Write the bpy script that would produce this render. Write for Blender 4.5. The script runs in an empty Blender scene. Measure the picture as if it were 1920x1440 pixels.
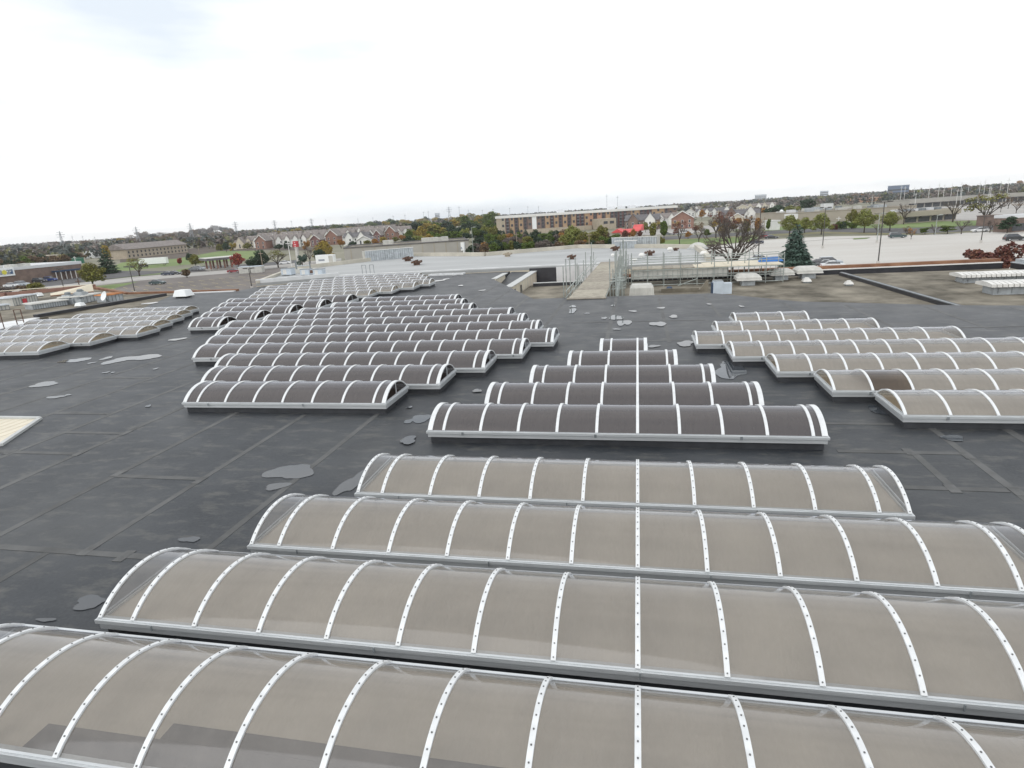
import bpy, bmesh, math, random
from mathutils import Vector, Matrix
random.seed(7)
S = bpy.context.scene
COL = S.collection
PI = math.pi

# ------------------------------------------------------------------ camera
W0, H0, FPX = 1920.0, 1440.0, 1119.0
HC = 6.82                                  # camera height above the membrane roof
GZ = -7.5                                  # car-park level below the roof
YC, SLOPE, DEPTHX = 401.0, 0.0610, 1195.0  # horizon line and the direction of the roof grid
def _cam_axes():
    p1 = Vector((-W0/2, YC+SLOPE*W0/2-H0/2, FPX)); p2 = Vector((W0/2, YC-SLOPE*W0/2-H0/2, FPX))
    up = p1.cross(p2).normalized()
    if up.y > 0: up = -up
    d = Vector((DEPTHX-W0/2, YC-SLOPE*(DEPTHX-W0/2)-H0/2, FPX))
    d = (d-up*d.dot(up)).normalized()
    x = d.cross(up)
    if x.x < 0: x = -x
    return x, d, up
AX, AD, AU = _cam_axes()
def ray(px, py):
    v = Vector((px-W0/2, py-H0/2, FPX)); return Vector((v.dot(AX), v.dot(AD), v.dot(AU)))
def at(px, py, z=0.0):                     # place on the level z seen in that direction
    v = ray(px, py); t = (z-HC)/v.z; return Vector((v.x*t, v.y*t, z))
def proj(p):
    q = Vector((p[0], p[1], p[2]-HC)); c = AX*q.x+AD*q.y+AU*q.z
    return W0/2+FPX*c.x/c.z, H0/2+FPX*c.y/c.z, c.z
def mpp(p): return proj(p)[2]/FPX          # metres per photo pixel at a point
def height_to(p, py):                      # height of a vertical at p that ends at photo row py
    lo, hi = 0.0, 200.0
    for _ in range(40):
        m = (lo+hi)/2
        if proj((p[0], p[1], p[2]+m))[1] > py: lo = m
        else: hi = m
    return lo
cam = bpy.data.cameras.new('camera'); cam.lens = 36.0*FPX/W0; cam.sensor_width = 36.0
cam.clip_start = 0.1; cam.clip_end = 20000
co = bpy.data.objects.new('camera', cam); COL.objects.link(co)
M = Matrix(((AX.x, -AX.y, -AX.z, 0), (AD.x, -AD.y, -AD.z, 0), (AU.x, -AU.y, -AU.z, HC), (0, 0, 0, 1)))
co.matrix_world = M
S.camera = co
S.render.resolution_x = 1024; S.render.resolution_y = 768

# ------------------------------------------------------------------ sky, sun, exposure
SUN_EL, SUN_AZ = math.radians(42), math.radians(200)     # azimuth counted clockwise from +Y
w = bpy.data.worlds.new('World'); S.world = w; w.use_nodes = True
nt = w.node_tree; nt.nodes.clear()
def wn(t, **k):
    n = nt.nodes.new(t)
    for a, b in k.items(): setattr(n, a, b)
    return n
sky = wn('ShaderNodeTexSky', sky_type='NISHITA', sun_disc=False, sun_elevation=SUN_EL, sun_rotation=SUN_AZ)
bg1 = wn('ShaderNodeBackground'); bg1.inputs[1].default_value = 0.10; nt.links.new(sky.outputs[0], bg1.inputs[0])
tc = wn('ShaderNodeTexCoord'); mp = wn('ShaderNodeMapping'); mp.inputs['Scale'].default_value = (1.0, 1.0, 4.5)
mp.inputs['Rotation'].default_value = (0.06, 0.03, 0.4)
nt.links.new(tc.outputs['Generated'], mp.inputs[0])
nz = wn('ShaderNodeTexNoise'); nz.inputs['Scale'].default_value = 1.7; nz.inputs['Detail'].default_value = 5; nz.inputs['Roughness'].default_value = 0.52
nt.links.new(mp.outputs[0], nz.inputs['Vector'])
cr = wn('ShaderNodeValToRGB'); cr.color_ramp.elements[0].position = 0.36; cr.color_ramp.elements[0].color = (0.63, 0.682, 0.738, 1)
cr.color_ramp.elements[1].position = 0.57; cr.color_ramp.elements[1].color = (0.965, 0.968, 0.965, 1)
nt.links.new(nz.outputs[0], cr.inputs[0])
bg2 = wn('ShaderNodeBackground'); bg2.inputs[1].default_value = 0.93; nt.links.new(cr.outputs[0], bg2.inputs[0])
mx = wn('ShaderNodeMixShader'); mx.inputs[0].default_value = 0.93
nt.links.new(bg1.outputs[0], mx.inputs[1]); nt.links.new(bg2.outputs[0], mx.inputs[2])
wo = wn('ShaderNodeOutputWorld'); nt.links.new(mx.outputs[0], wo.inputs[0])
sl = bpy.data.lights.new('sun', 'SUN'); sl.energy = 0.7; sl.angle = math.radians(60); sl.color = (1, 0.97, 0.92)
so = bpy.data.objects.new('sun', sl); COL.objects.link(so)
sd = Vector((math.sin(SUN_AZ)*math.cos(SUN_EL), math.cos(SUN_AZ)*math.cos(SUN_EL), math.sin(SUN_EL)))
so.rotation_euler = sd.to_track_quat('Z', 'Y').to_euler()
so.location = (0, -20, 60)
S.view_settings.view_transform = 'Standard'; S.view_settings.look = 'None'
S.view_settings.exposure = 0.58; S.view_settings.gamma = 1
S.view_settings.use_curve_mapping = False

# ------------------------------------------------------------------ materials
MAT = {}
def mat(name, col, rough=0.7, var=0.15, scale=1.0, bump=0.0, metal=0.0, spec=0.5, island=0.0, obj=0.0, col2=None, stretch=(1, 1, 1), lo=0.35, hi=0.65):
    if name in MAT: return MAT[name]
    m = bpy.data.materials.new(name); m.use_nodes = True; n = m.node_tree.nodes; l = m.node_tree.links
    b = n['Principled BSDF']; b.inputs['Roughness'].default_value = rough; b.inputs['Metallic'].default_value = metal
    b.inputs['Specular IOR Level'].default_value = spec
    t = n.new('ShaderNodeTexCoord'); mpn = n.new('ShaderNodeMapping'); mpn.inputs['Scale'].default_value = stretch
    l.new(t.outputs['Object'], mpn.inputs[0])
    z = n.new('ShaderNodeTexNoise'); z.inputs['Scale'].default_value = scale; z.inputs['Detail'].default_value = 5; z.inputs['Roughness'].default_value = 0.6
    l.new(mpn.outputs[0], z.inputs['Vector'])
    r = n.new('ShaderNodeValToRGB'); r.color_ramp.elements[0].position = lo; r.color_ramp.elements[1].position = hi
    c2 = col2 or tuple(min(1, c*(1+var)) for c in col)
    c1 = col if col2 else tuple(c*(1-var) for c in col)
    r.color_ramp.elements[0].color = (*c1, 1); r.color_ramp.elements[1].color = (*c2, 1)
    l.new(z.outputs[0], r.inputs[0])
    out = r.outputs[0]
    if island or obj:
        h = n.new('ShaderNodeHueSaturation')
        src = n.new('ShaderNodeNewGeometry').outputs['Random Per Island'] if island else n.new('ShaderNodeObjectInfo').outputs['Random']
        a = island or obj
        mr = n.new('ShaderNodeMapRange'); mr.inputs[3].default_value = 1-a; mr.inputs[4].default_value = 1+a
        l.new(src, mr.inputs[0]); l.new(mr.outputs[0], h.inputs['Value'])
        mr2 = n.new('ShaderNodeMapRange'); mr2.inputs[3].default_value = 0.5-0.05*a; mr2.inputs[4].default_value = 0.5+0.05*a
        l.new(src, mr2.inputs[0]); l.new(mr2.outputs[0], h.inputs['Hue'])
        l.new(out, h.inputs['Color']); out = h.outputs[0]
    l.new(out, b.inputs['Base Color'])
    if bump:
        bp = n.new('ShaderNodeBump'); bp.inputs['Strength'].default_value = bump; bp.inputs['Distance'].default_value = 0.05
        z2 = n.new('ShaderNodeTexNoise'); z2.inputs['Scale'].default_value = scale*8; z2.inputs['Detail'].default_value = 4
        l.new(mpn.outputs[0], z2.inputs['Vector']); l.new(z2.outputs[0], bp.inputs['Height']); l.new(bp.outputs[0], b.inputs['Normal'])
    MAT[name] = m; return m

def glazing(name, tint, ior=1.5, rough=0.06, haze=0.06, milk=(0.36, 0.33, 0.29)):
    """tinted plastic sheet: tinted see-through + sky gloss + a little milky scatter"""
    m = bpy.data.materials.new(name); m.use_nodes = True; n = m.node_tree.nodes; l = m.node_tree.links; n.clear()
    o = n.new('ShaderNodeOutputMaterial'); t = n.new('ShaderNodeBsdfTransparent')
    tcn = n.new('ShaderNodeTexCoord'); z = n.new('ShaderNodeTexNoise'); z.inputs['Scale'].default_value = 1.3; z.inputs['Detail'].default_value = 5
    oi = n.new('ShaderNodeObjectInfo')
    sh = n.new('ShaderNodeVectorMath'); sh.operation = 'MULTIPLY_ADD'; sh.inputs[1].default_value = (37, 23, 11); l.new(oi.outputs['Random'], sh.inputs[0]); l.new(tcn.outputs['Object'], sh.inputs[2])
    l.new(sh.outputs[0], z.inputs['Vector'])
    gm = n.new('ShaderNodeMapping'); gm.inputs['Scale'].default_value = (3.2, 0.7, 0.7); l.new(sh.outputs[0], gm.inputs[0])
    gz = n.new('ShaderNodeTexNoise'); gz.inputs['Scale'].default_value = 2.6; gz.inputs['Detail'].default_value = 7; gz.inputs['Roughness'].default_value = 0.7; l.new(gm.outputs[0], gz.inputs['Vector'])
    gr = n.new('ShaderNodeMapRange'); gr.inputs[1].default_value = 0.35; gr.inputs[2].default_value = 0.72; gr.inputs[3].default_value = max(0, haze-0.04); gr.inputs[4].default_value = min(1, haze+0.08); l.new(gz.outputs[0], gr.inputs[0])
    ad = n.new('ShaderNodeMath'); ad.operation = 'MULTIPLY_ADD'; ad.inputs[1].default_value = 0.30; l.new(oi.outputs['Random'], ad.inputs[0]); l.new(z.outputs[0], ad.inputs[2])
    r = n.new('ShaderNodeValToRGB'); r.color_ramp.elements[0].position = 0.3; r.color_ramp.elements[1].position = 1.0
    r.color_ramp.elements[0].color = (*[c*0.93 for c in tint], 1); r.color_ramp.elements[1].color = (*[min(1, c*1.06) for c in tint], 1)
    l.new(ad.outputs[0], r.inputs[0]); l.new(r.outputs[0], t.inputs[0])
    d = n.new('ShaderNodeBsdfDiffuse'); d.inputs[0].default_value = (*milk, 1)
    m1 = n.new('ShaderNodeMixShader'); l.new(gr.outputs[0], m1.inputs[0]); l.new(t.outputs[0], m1.inputs[1]); l.new(d.outputs[0], m1.inputs[2])
    g = n.new('ShaderNodeBsdfGlossy'); g.inputs['Roughness'].default_value = rough; g.inputs[0].default_value = (0.9, 0.93, 1, 1)
    lwn = n.new('ShaderNodeLayerWeight'); lwn.inputs[0].default_value = 0.5
    pw = n.new('ShaderNodeMath'); pw.operation = 'POWER'; pw.inputs[1].default_value = 5; l.new(lwn.outputs['Facing'], pw.inputs[0])
    f0 = ((ior-1)/(ior+1))**2; fr = n.new('ShaderNodeMath'); fr.operation = 'MULTIPLY_ADD'; fr.inputs[1].default_value = 1-f0; fr.inputs[2].default_value = f0; l.new(pw.outputs[0], fr.inputs[0])
    m2 = n.new('ShaderNodeMixShader'); l.new(fr.outputs[0], m2.inputs[0]); l.new(m1.outputs[0], m2.inputs[1]); l.new(g.outputs[0], m2.inputs[2])
    l.new(m2.outputs[0], o.inputs[0]); MAT[name] = m; return m

glazing('clear_bronze', (0.735, 0.722, 0.70), haze=0.24, milk=(0.285, 0.262, 0.232), ior=1.6)
glazing('gable_open', (0.86, 0.89, 0.92), ior=1.4, haze=0.08, milk=(0.2, 0.21, 0.22)); glazing('dark_bronze', (0.50, 0.475, 0.46), haze=0.74, milk=(0.096, 0.083, 0.077), ior=1.62, rough=0.1)
glazing('brown_pane', (0.42, 0.33, 0.24), haze=0.6, milk=(0.085, 0.065, 0.045)); glazing('gable_clear', (0.72, 0.66, 0.56), ior=1.12, haze=0.30, milk=(0.22, 0.175, 0.12)); glazing('gable_dark', (0.35, 0.31, 0.29), ior=1.15, haze=0.2, milk=(0.03, 0.025, 0.02))
mat('aluminium', (0.60, 0.62, 0.63), 0.4, 0.10, 3.0, metal=0.45, stretch=(0.3, 1, 6))
mat('white_bar', (0.72, 0.735, 0.74), 0.45, 0.10, 3.0, metal=0.1)
mat('screw', (0.10, 0.10, 0.10), 0.5)
mat('curb', (0.035, 0.037, 0.042), 0.6, 0.3, 1.5)
mat('diffuser_tan', (0.52, 0.475, 0.41), 0.85, 0.06, 0.6)
mat('diffuser_brown', (0.30, 0.262, 0.242), 0.85, 0.08, 0.6)
mat('well', (0.19, 0.18, 0.175), 0.8, 0.1, 1.0)  # grey of the darker strips on the nearest diffuser
mat('seam', (0.080, 0.081, 0.080), 0.65, 0.3, 0.8)
mat('patch', (0.088, 0.089, 0.088), 0.65, 0.3, 2)
mat('gravel', (0.070, 0.060, 0.042), 0.95, col2=(0.27, 0.242, 0.19), scale=0.5, bump=0.35, stretch=(0.7, 0.6, 1), lo=0.34, hi=0.68)
mat('white_roof', (0.365, 0.372, 0.37), 0.75, 0.13, 0.12, stretch=(0.5, 1.6, 1), lo=0.3, hi=0.7)
mat('white_flash', (0.66, 0.67, 0.67), 0.6, 0.1, 0.5)
mat('cream', (0.62, 0.56, 0.44), 0.7, 0.08, 1.0)
mat('cream_grey', (0.50, 0.47, 0.40), 0.8, 0.12, 0.5)
mat('cream_panel', (0.66, 0.60, 0.48), 0.6, 0.05, 1.0)
mat('coping', (0.47, 0.48, 0.47), 0.5, 0.1, 1.0)
mat('rust_cap', (0.17, 0.075, 0.04), 0.85, col2=(0.28, 0.15, 0.085), scale=0.6)
mat('black_flash', (0.03, 0.03, 0.035), 0.5, 0.3, 1.0)
mat('galv', (0.42, 0.45, 0.47), 0.45, 0.2, 1.5, metal=0.3)
mat('galv_dark', (0.22, 0.24, 0.25), 0.5, 0.25, 1.2, metal=0.2)
mat('unit_white', (0.66, 0.65, 0.62), 0.6, 0.12, 1.0)
mat('hood_grey', (0.50, 0.495, 0.46), 0.6, 0.12, 1.4)
mat('unit_blue', (0.50, 0.56, 0.62), 0.5, 0.1, 1.0)
mat('rust', (0.12, 0.07, 0.05), 0.9, 0.4, 3.0)
mat('rust_orange', (0.42, 0.17, 0.06), 0.9, 0.4, 1.5)
mat('plank', (0.33, 0.30, 0.245), 0.9, 0.18, 2.5, obj=0.14)
mat('steel_tube', (0.33, 0.36, 0.34), 0.5, 0.2, 2.0, metal=0.3)
mat('concrete', (0.455, 0.43, 0.395), 0.9, col2=(0.52, 0.505, 0.475), scale=0.03, stretch=(0.6, 3, 1))
mat('asphalt', (0.085, 0.083, 0.085), 0.9, 0.2, 0.15)
mat('brown_asphalt', (0.15, 0.132, 0.12), 0.9, 0.22, 0.08)
mat('road_light', (0.36, 0.345, 0.325), 0.9, 0.12, 0.1)
mat('paint_yellow', (0.42, 0.35, 0.17), 0.8, 0.2, 1)
mat('paint_white', (0.6, 0.6, 0.58), 0.8, 0.1, 1)
mat('grass', (0.115, 0.175, 0.05), 0.95, col2=(0.17, 0.22, 0.07), scale=0.05)
mat('grass_dull', (0.16, 0.15, 0.075), 0.95, col2=(0.22, 0.20, 0.10), scale=0.05)
mat('soil', (0.085, 0.066, 0.05), 0.95, 0.25, 0.04)
mat('ground', (0.14, 0.14, 0.09), 0.95, col2=(0.25, 0.235, 0.18), scale=0.012)
mat('brick', (0.27, 0.155, 0.12), 0.9, 0.15, 0.8)
mat('brick_brown', (0.20, 0.145, 0.12), 0.9, 0.18, 0.5)
mat('brick_tan', (0.40, 0.28, 0.18), 0.9, 0.1, 0.5)
mat('brick_orange', (0.42, 0.25, 0.17), 0.9, 0.1, 0.5)
mat('brick_maroon', (0.19, 0.10, 0.095), 0.9, 0.15, 0.5)
mat('brick_bay', (0.15, 0.115, 0.115), 0.9, 0.15, 0.5)
mat('stone_tan', (0.42, 0.36, 0.28), 0.9, 0.1, 0.5)
mat('siding_cream', (0.55, 0.50, 0.40), 0.8, 0.06, 0.6)
mat('siding_white', (0.68, 0.68, 0.66), 0.8, 0.05, 0.6)
mat('shingle', (0.215, 0.19, 0.178), 0.9, 0.2, 0.6)
mat('shingle_dark', (0.14, 0.135, 0.14), 0.9, 0.2, 0.6)
mat('trim', (0.74, 0.73, 0.70), 0.7, 0.05, 0.6)
mat('glass_dark', (0.07, 0.075, 0.085), 0.15, 0.2, 0.4)
mat('beige_wall', (0.36, 0.325, 0.265), 0.9, 0.07, 0.12)
mat('grey_wall', (0.37, 0.355, 0.325), 0.9, 0.07, 0.12)
mat('far_white', (0.66, 0.67, 0.68), 0.8, 0.05, 0.02)
mat('far_grey', (0.52, 0.56, 0.62), 0.8, 0.1, 0.02)
mat('far_blue', (0.13, 0.17, 0.25), 0.6, 0.1, 0.05)
mat('roof_red', (0.60, 0.075, 0.075), 0.6, 0.1, 0.4)
mat('sign_red', (0.48, 0.04, 0.05), 0.5, 0.05, 1)
mat('sign_white', (0.82, 0.84, 0.84), 0.5, 0.03, 1)
mat('sign_blue', (0.05, 0.10, 0.36), 0.5, 0.03, 1); mat('shop_green', (0.03, 0.17, 0.10), 0.7, 0.05, 1); mat('sign_teal', (0.10, 0.47, 0.42), 0.5, 0.03, 1); mat('sign_navy', (0.025, 0.05, 0.10), 0.5, 0.03, 1)
mat('sign_letter', (0.06, 0.12, 0.22), 0.5, 0.03, 1); mat('sign_yellow', (0.68, 0.62, 0.08), 0.5, 0.03, 1); mat('sign_grey', (0.3, 0.33, 0.38), 0.5, 0.03, 1)
mat('tarp_blue', (0.03, 0.16, 0.48), 0.5, 0.1, 1); mat('tyre', (0.02, 0.02, 0.02), 0.8); mat('hub', (0.45, 0.46, 0.48), 0.4, metal=0.5)
mat('lamp_red', (0.4, 0.02, 0.02), 0.3); mat('lamp_clear', (0.75, 0.76, 0.76), 0.2)
mat('pole_dark', (0.07, 0.065, 0.06), 0.6); mat('pole_wood', (0.30, 0.25, 0.19), 0.9); mat('pole_white', (0.70, 0.70, 0.68), 0.6); mat('pylon', (0.32, 0.34, 0.37), 0.6)
mat('bark', (0.075, 0.06, 0.05), 0.95, 0.25, 2.0); mat('twig', (0.105, 0.085, 0.075), 0.95, 0.2, 1.0); mat('bark_grey', (0.12, 0.105, 0.09), 0.95, 0.25, 2.0)
for nme, c in dict(green=(0.075, 0.105, 0.022), olive=(0.13, 0.125, 0.032), yellow=(0.235, 0.175, 0.04), orange=(0.24, 0.12, 0.035), red=(0.21, 0.042, 0.032), maroon=(0.115, 0.048, 0.036),
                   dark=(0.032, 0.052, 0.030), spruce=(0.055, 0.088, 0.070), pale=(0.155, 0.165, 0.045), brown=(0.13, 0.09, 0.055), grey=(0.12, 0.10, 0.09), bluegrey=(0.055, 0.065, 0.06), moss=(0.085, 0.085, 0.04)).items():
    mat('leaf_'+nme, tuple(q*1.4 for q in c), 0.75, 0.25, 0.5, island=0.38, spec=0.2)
for nme, c in dict(white=(0.72, 0.73, 0.74), silver=(0.42, 0.46, 0.50), black=(0.03, 0.032, 0.036), blue=(0.03, 0.06, 0.22), navy=(0.03, 0.04, 0.07), red=(0.24, 0.03, 0.04), teal=(0.05, 0.08, 0.085), grey=(0.16, 0.17, 0.18)).items():
    mat('car_'+nme, c, 0.3, 0.03, 1.0, spec=0.6)

def membrane():
    m = bpy.data.materials.new('membrane'); m.use_nodes = True; n = m.node_tree.nodes; l = m.node_tree.links
    b = n['Principled BSDF']; t = n.new('ShaderNodeTexCoord')
    def noise(s, det, sc=(1, 1, 1), rg=0.6):
        p = n.new('ShaderNodeMapping'); p.inputs['Scale'].default_value = sc; l.new(t.outputs['Object'], p.inputs[0])
        z = n.new('ShaderNodeTexNoise'); z.inputs['Scale'].default_value = s; z.inputs['Detail'].default_value = det; z.inputs['Roughness'].default_value = rg
        l.new(p.outputs[0], z.inputs['Vector']); return z.outputs[0]
    def ramp(x, a, b2, c1, c2):
        r = n.new('ShaderNodeValToRGB'); r.color_ramp.elements[0].position = a; r.color_ramp.elements[1].position = b2
        r.color_ramp.elements[0].color = c1; r.color_ramp.elements[1].color = c2; l.new(x, r.inputs[0]); return r.outputs[0]
    def mix(fac, a, b2):
        x = n.new('ShaderNodeMix'); x.data_type = 'RGBA'
        l.new(fac, x.inputs[0])
        if isinstance(a, tuple): x.inputs[6].default_value = a
        else: l.new(a, x.inputs[6])
        if isinstance(b2, tuple): x.inputs[7].default_value = b2
        else: l.new(b2, x.inputs[7])
        return x.outputs[2]
    base = ramp(noise(0.35, 6), 0.36, 0.64, (0.017, 0.0205, 0.0255, 1), (0.032, 0.036, 0.042, 1))
    fine = mix(ramp(noise(14, 6, rg=0.75), 0.42, 0.66, (0, 0, 0, 1), (0.6, 0.6, 0.6, 1)), base, (0.050, 0.055, 0.061, 1))
    f1 = ramp(noise(1.6, 7, (0.6, 1.5, 1), 0.68), 0.51, 0.68, (0, 0, 0, 1), (0.75, 0.75, 0.75, 1))      # dried dust blotches
    c1 = mix(f1, fine, (0.100, 0.098, 0.090, 1))
    f2 = ramp(noise(0.16, 4), 0.50, 0.68, (0, 0, 0, 1), (0.5, 0.5, 0.5, 1))                  # larger dusty areas
    c2 = mix(f2, c1, (0.070, 0.072, 0.072, 1))
    l.new(c2, b.inputs['Base Color'])
    rr = n.new('ShaderNodeMapRange'); rr.inputs[3].default_value = 0.36; rr.inputs[4].default_value = 0.62; l.new(noise(0.5, 4), rr.inputs[0]); l.new(rr.outputs[0], b.inputs['Roughness'])
    b.inputs['Specular IOR Level'].default_value = 0.36
    bp = n.new('ShaderNodeBump'); bp.inputs['Strength'].default_value = 0.25; bp.inputs['Distance'].default_value = 0.03
    l.new(noise(2.2, 5), bp.inputs['Height']); l.new(bp.outputs[0], b.inputs['Normal'])
    MAT['membrane'] = m
membrane()
def water():
    m = bpy.data.materials.new('water'); m.use_nodes = True; b = m.node_tree.nodes['Principled BSDF']; n = m.node_tree.nodes; l = m.node_tree.links
    b.inputs['Base Color'].default_value = (0.055, 0.062, 0.071, 1); b.inputs['Roughness'].default_value = 0.03; b.inputs['IOR'].default_value = 1.5
    z = n.new('ShaderNodeTexNoise'); z.inputs['Scale'].default_value = 6; bp = n.new('ShaderNodeBump'); bp.inputs['Strength'].default_value = 0.02
    l.new(z.outputs[0], bp.inputs['Height']); l.new(bp.outputs[0], b.inputs['Normal']); MAT['water'] = m
water()

# ------------------------------------------------------------------ mesh helpers
class MB:
    def __init__(s): s.v = []; s.f = []
    def add(s, vs, fs):
        o = len(s.v); s.v += [tuple(v) for v in vs]; s.f += [tuple(i+o for i in f) for f in fs]; return s
    def box(s, x0, x1, y0, y1, z0, z1):
        return s.add([(x0, y0, z0), (x1, y0, z0), (x1, y1, z0), (x0, y1, z0), (x0, y0, z1), (x1, y0, z1), (x1, y1, z1), (x0, y1, z1)],
                     [(0, 3, 2, 1), (4, 5, 6, 7), (0, 1, 5, 4), (1, 2, 6, 5), (2, 3, 7, 6), (3, 0, 4, 7)])
    def frustum(s, b, t, z0, z1):            # b,t = (x0,x1,y0,y1)
        return s.add([(b[0], b[2], z0), (b[1], b[2], z0), (b[1], b[3], z0), (b[0], b[3], z0), (t[0], t[2], z1), (t[1], t[2], z1), (t[1], t[3], z1), (t[0], t[3], z1)],
                     [(0, 3, 2, 1), (4, 5, 6, 7), (0, 1, 5, 4), (1, 2, 6, 5), (2, 3, 7, 6), (3, 0, 4, 7)])
    def prism(s, poly, z0, z1):              # poly in xy
        n = len(poly)
        return s.add([(x, y, z0) for x, y in poly]+[(x, y, z1) for x, y in poly],
                     [tuple(range(n-1, -1, -1)), tuple(range(n, 2*n))]+[(i, (i+1) % n, n+(i+1) % n, n+i) for i in range(n)])
    def prism_y(s, poly, y0, y1):            # poly in xz, extruded along y
        n = len(poly)
        return s.add([(x, y0, z) for x, z in poly]+[(x, y1, z) for x, z in poly],
                     [tuple(range(n)), tuple(range(2*n-1, n-1, -1))]+[((i+1) % n, i, n+i, n+(i+1) % n) for i in range(n)])
    def prism_x(s, poly, x0, x1):            # poly in yz, extruded along x
        n = len(poly)
        return s.add([(x0, y, z) for y, z in poly]+[(x1, y, z) for y, z in poly],
                     [tuple(range(n-1, -1, -1)), tuple(range(n, 2*n))]+[(i, (i+1) % n, n+(i+1) % n, n+i) for i in range(n)])
    def bar(s, p, q, r, n=6, r2=None):
        p, q = Vector(p), Vector(q); d = (q-p)
        if d.length < 1e-6: return s
        d.normalize(); a = d.cross(Vector((0, 0, 1)) if abs(d.z) < 0.9 else Vector((1, 0, 0))).normalized(); b = d.cross(a)
        r2 = r if r2 is None else r2
        vs = [p+(a*math.cos(2*PI*i/n)+b*math.sin(2*PI*i/n))*r for i in range(n)]+[q+(a*math.cos(2*PI*i/n)+b*math.sin(2*PI*i/n))*r2 for i in range(n)]
        return s.add(vs, [tuple(range(n)), tuple(range(2*n-1, n-1, -1))]+[((i+1) % n, i, n+i, n+(i+1) % n) for i in range(n)])
    def lathe(s, prof, n=12, c=(0, 0, 0)):   # prof = [(r,z)]
        vs = []; fs = []; k = len(prof)
        for r, z in prof: vs += [(c[0]+r*math.cos(2*PI*i/n), c[1]+r*math.sin(2*PI*i/n), c[2]+z) for i in range(n)]
        for j in range(k-1): fs += [(j*n+i, j*n+(i+1) % n, (j+1)*n+(i+1) % n, (j+1)*n+i) for i in range(n)]
        fs += [tuple(range(n-1, -1, -1)), tuple(range((k-1)*n, k*n))]
        return s.add(vs, fs)
    def mesh(s, name, m, smooth=False):
        me = bpy.data.meshes.new(name); me.from_pydata(s.v, [], s.f); me.update()
        if m: me.materials.append(MAT[m])
        if smooth:
            for p in me.polygons: p.use_smooth = True
        return me
    def build(s, name, m, parent=None, loc=None, smooth=False):
        return place(name, s.mesh(name, m, smooth), parent, loc)
def place(name, me, parent=None, loc=None, rz=0.0):
    o = bpy.data.objects.new(name, me); COL.objects.link(o)
    if parent: o.parent = parent
    if loc is not None: o.location = loc
    if rz: o.rotation_euler = (0, 0, rz)
    return o
def tag(o, label, cat, group=None):
    o['label'] = label; o['category'] = cat
    if group: o['group'] = group
    return o
def thing(name, label, cat, loc=(0, 0, 0), rz=0.0, group=None, scale=None):
    o = bpy.data.objects.new(name, None); COL.objects.link(o); o.location = loc; o.rotation_euler = (0, 0, rz); o.empty_display_size = 0.3
    if scale: o.scale = scale
    return tag(o, label, cat, group)
def structure(o): o['kind'] = 'structure'; return o
def copy_tree(o, parent=None):
    c = o.copy(); COL.objects.link(c); c.parent = parent
    for ch in list(o.children): copy_tree(ch, c)
    return c
def sheet(name, pts, z, m, thick=0.0, parent=None):
    """flat polygon at level z; pts are xy"""
    b = MB()
    if thick: b.prism(pts, z-thick, z)
    else: b.add([(x, y, z) for x, y in pts], [tuple(range(len(pts)))])
    o = b.build(name, m, parent)
    bm = bmesh.new(); bm.from_mesh(o.data); bmesh.ops.recalc_face_normals(bm, faces=bm.faces)
    if not thick and bm.faces:
        bm.faces.ensure_lookup_table()
        if bm.faces[0].normal.z < 0: bmesh.ops.reverse_faces(bm, faces=bm.faces)
    bmesh.ops.triangulate(bm, faces=[f for f in bm.faces if len(f.verts) > 4]); bm.to_mesh(o.data); bm.free()
    return o
def gpts(pl, z): return [tuple(at(x, y, z)[:2]) for x, y in pl]

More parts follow.
